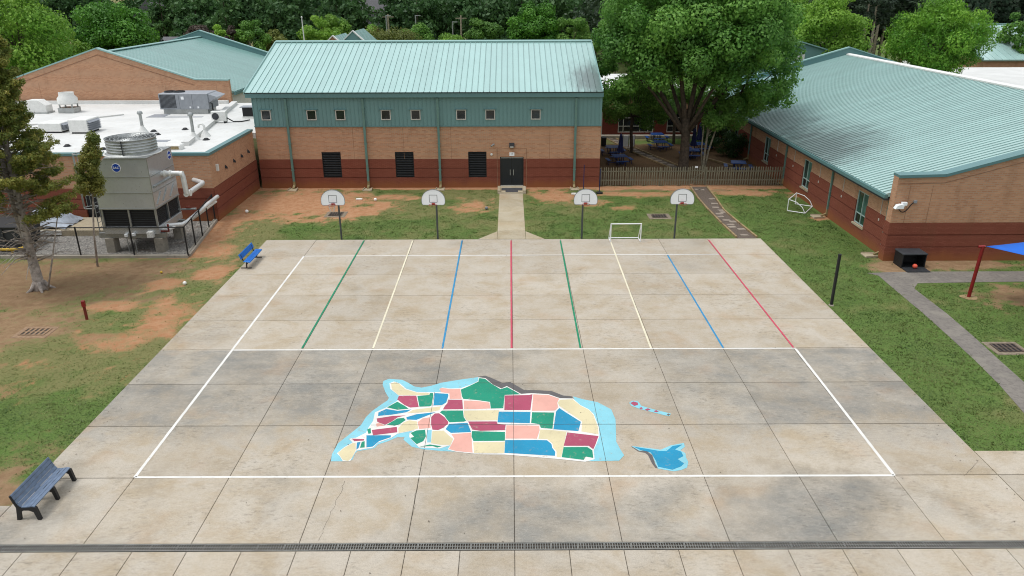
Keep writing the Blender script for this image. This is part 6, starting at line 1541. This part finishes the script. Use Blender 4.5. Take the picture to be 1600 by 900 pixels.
for row, (Y, dx, h0, h1) in enumerate(((112, 4.2, 15, 19), (118, 4.5, 16, 20), (126, 5, 18, 23), (136, 5.5, 20, 25))):
    x = 20
    while x < 130: sp2.append(spot(x+rgw.uniform(-2, 2), Y+rgw.uniform(-3, 3), h0, h1)); x += dx*rgw.uniform(.8, 1.2)
woods('far_woods', 'mixed green woods standing far behind the school', sp1, 'leaf_woods', 5, 1500, .85)
woods('pine_woods', 'dark pine woods behind the right hand roofs', sp2, 'leaf_pine', 6, 1700, .7, bark='bark_pale')

# ------------------------------------------------------------------ flagpole, lamp posts, far houses
x, y, z = PY(477, 66, 84); zt = PY(474, 28, 84)[2]
o = root('flag_pole', 'white flagpole rising behind the left end of hall ridge', 'pole', (x, y, 0)); MB().tube([(x, y, 0), (x-.15, y, zt)], [.1, .06], 10).build('shaft', 'white_metal', o, smooth=True); MB().ball((x-.15, y, zt+.08), .12).build('finial', 'white_metal', o)
for i, (px, vt) in enumerate(((603, 24), (649, 24), (707, 34))):
    x, y, zt = PY(px, vt, 122); o = root('lamp_post', ('far grey lamp post left of the other two behind the hall', 'far grey lamp post with arm, middle of three', 'far grey lamp post right of the other two behind hall')[i], 'lamp post', (x, y, 0), group='lamp posts behind the hall')
    MB().tube([(x, y, 0), (x, y, zt)], .11, 8).build('pole', 'galv', o); MB().box(x-.1, x+.9, y-.12, y+.12, zt-.1, zt+.02).build('lamp_head', 'galv', o)
for i, px in enumerate((606, 720)):
    x, y, zt = PY(px, 22 if i == 0 else 24, 135); o = root('utility_pole', ('grey utility pole with crossarm among far trees left of the lamps', 'grey utility pole with crossarm among far trees right of the lamps')[i], 'utility pole', (x, y, 0), group='utility poles'); MB().tube([(x, y, 0), (x, y, zt)], .16, 8).build('pole', 'bark_pale', o); MB().box(x-1.1, x+1.1, y-.08, y+.08, zt-.6, zt-.45).build('crossarm', 'bark_pale', o)
def house(px, Y, W_, D_, hw, hr, wall, label, base=None, gable='y'):
    x = PY(px, 20, Y)[0]; o = root('house', label, 'house', (x, Y, 0))
    MB().box(x-W_/2, x+W_/2, Y, Y+D_, 0, hw).build('wall', wall, o)
    if base: MB().box(x-W_/2-.02, x+W_/2+.02, Y-.02, Y+D_, 0, hw*.62).build('brick_storey', base, o)
    if gable == 'x': MB().prism([(Y-.5, hw), (Y+D_+.5, hw), (Y+D_/2, hw+hr)], x-W_/2-.5, x+W_/2+.5, lambda a, b, c: (c, a, b)).build('roof', 'shingle', o)
    else: MB().prism([(x-W_/2-.5, hw), (x+W_/2+.5, hw), (x, hw+hr)], Y-.5, Y+D_+.5, lambda a, b, c: (a, c, b)).build('roof', 'shingle', o)
    for k in range(3):
        wx = x-W_/2+W_*(k+.5)/3; f = MB().box(wx-.55, wx+.55, Y-.08, Y-.03, hw-2., hw-.6).build('window', 'house_white', o); MB().box(wx-.45, wx+.45, Y-.1, Y-.082, hw-1.9, hw-.7).build('pane', 'glass_dark', f)
    return o
house(577, 172, 9, 9, 9.4, 4.5, 'house_grey', 'far grey sided house on brick lower storey among the trees', 'brick_red', 'x')
house(233, 152, 8, 9, 8., 4.5, 'house_white', 'far white house with grey roof left of the roof peak', None, 'y')
house(268, 124, 6, 6, 4.9, 1.4, 'brick_red', 'low brick outbuilding with dark roof behind the left roof', None, 'x')
house(757, 166, 9, 8, 9.6, 3.4, 'house_white', 'far white house glimpsed through trees above the small round tree', None, 'x')

# ------------------------------------------------------------------ turf
def grass():
    rg = np.random.default_rng(9); n = 330000
    x = rg.uniform(-31, 31, n); y = rg.uniform(-5, 38, n)
    ok = ~((x > XL+.035) & (x < XR-.035) & (y < 24.36)) & (y > -4.3)
    ok &= ~((x > XR) & (y < 1.36)) & ~((x > 21.3) & (y > 20.2)) & ~((y > 21.1) & (x < -19.0-(y-21.3)*.15)) & (y < 37.5)
    ok &= ~((np.abs(x) < 1.0) & (y > 24.3)) & ~((x > 13.85) & (x < 15.45) & (y > 24.3)) & ~((x < XL) & (y < -1.2))
    ok &= ~((np.abs(x) < 2.1-(y-24.4)*.73) & (y > 24.3) & (y < 26.))
    px = np.interp(y, [1.36, 4.2, 6, 8.1, 10.4, 13, 15.6, 18], [18.3, 18.9, 19.2, 19.45, 19.62, 19.78, 19.85, 19.9])
    ok &= ~((x > px-.02) & (x < px+1.13) & (y < 18.4) & (y > 1)) & ~((x > 19.8) & (y > 16.6) & (y < 18.55))
    for (a, b) in ((525, 335), (1030, 338), (1573, 544), (55, 519)):
        gx, gy, _ = G(a, b); ok &= ~((np.abs(x-gx) < .75) & (np.abs(y-gy) < .62))
    x, y = x[ok], y[ok]; d, tn, dry = soil(x, y)
    keep = rg.random(len(x)) < np.clip(1.02-1.5*d, .015, 1)*np.clip(.55+fnoise(x, y, 3., 4)*.9, 0, 1)*np.where((x < -15.3) & (y > 6), .85, 1.); x, y, d, dry = x[keep], y[keep], d[keep], dry[keep]; n = len(x)
    h = rg.uniform(.025, .075, n)*(1-.4*dry)*(.7+np.where(x < -15.3, .3, .9)*sm(fnoise(x, y, 2.2, 51), .45, .75)); a = rg.uniform(0, 6.28, n); w_ = rg.uniform(.012, .03, n)
    V = np.zeros((n, 6, 3)); lean = rg.normal(size=(n, 2, 2))*.05
    for j in range(2):
        aa = a+j*1.6; dx, dy = np.cos(aa)*w_, np.sin(aa)*w_; ox, oy = lean[:, j, 0]*.5, lean[:, j, 1]*.5
        V[:, 3*j, 0] = x+ox-dx; V[:, 3*j, 1] = y+oy-dy; V[:, 3*j+1, 0] = x+ox+dx; V[:, 3*j+1, 1] = y+oy+dy
        V[:, 3*j+2, 0] = x+ox+lean[:, j, 0]; V[:, 3*j+2, 1] = y+oy+lean[:, j, 1]; V[:, 3*j+2, 2] = h
    V[:, :, 2] -= .012
    F = np.array([[0, 1, 2], [3, 4, 5]])[None]+6*np.arange(n)[:, None, None]
    col = np.repeat(np.clip(dry*.75+rg.normal(0, .2, n), 0, 1), 2)
    o = np_mesh('lawn_grass', V.reshape(-1, 3), F.reshape(-1, 3), 'grass_blade', rnd=col, k=3); tag(o, 'short patchy lawn grass round the concrete court', 'grass', kind='stuff')
grass()

# leaves and crumbs blown onto the court
def litter():
    rg = np.random.default_rng(70); n = 420
    e = rg.random(n); x = np.where(e < .3, XL+rg.exponential(.35, n), np.where(e < .55, XR-rg.exponential(.35, n), rg.uniform(XL, XR, n))); y = rg.uniform(-4.5, 24.3, n)
    y = np.where(e > .85, 24.3-rg.exponential(.3, n), y); x = np.clip(x, XL+.02, XR-.02)
    s = rg.uniform(.012, .035, n); a = rg.uniform(0, 6.28, n); V = np.zeros((n, 4, 3))
    for k, (u, v) in enumerate(((-1, 0), (0, -.55), (1, 0), (0, .55))):
        V[:, k, 0] = x+(u*np.cos(a)-v*np.sin(a))*s; V[:, k, 1] = y+(u*np.sin(a)+v*np.cos(a))*s; V[:, k, 2] = ZC+.015+.006*rg.random(n)
    o = np_mesh('leaf_litter', V.reshape(-1, 3), np.arange(4*n).reshape(-1, 4), 'bark_brown', rnd=rg.random(n)); tag(o, 'scattered dry leaf crumbs on the concrete court', 'litter', kind='stuff')
litter()
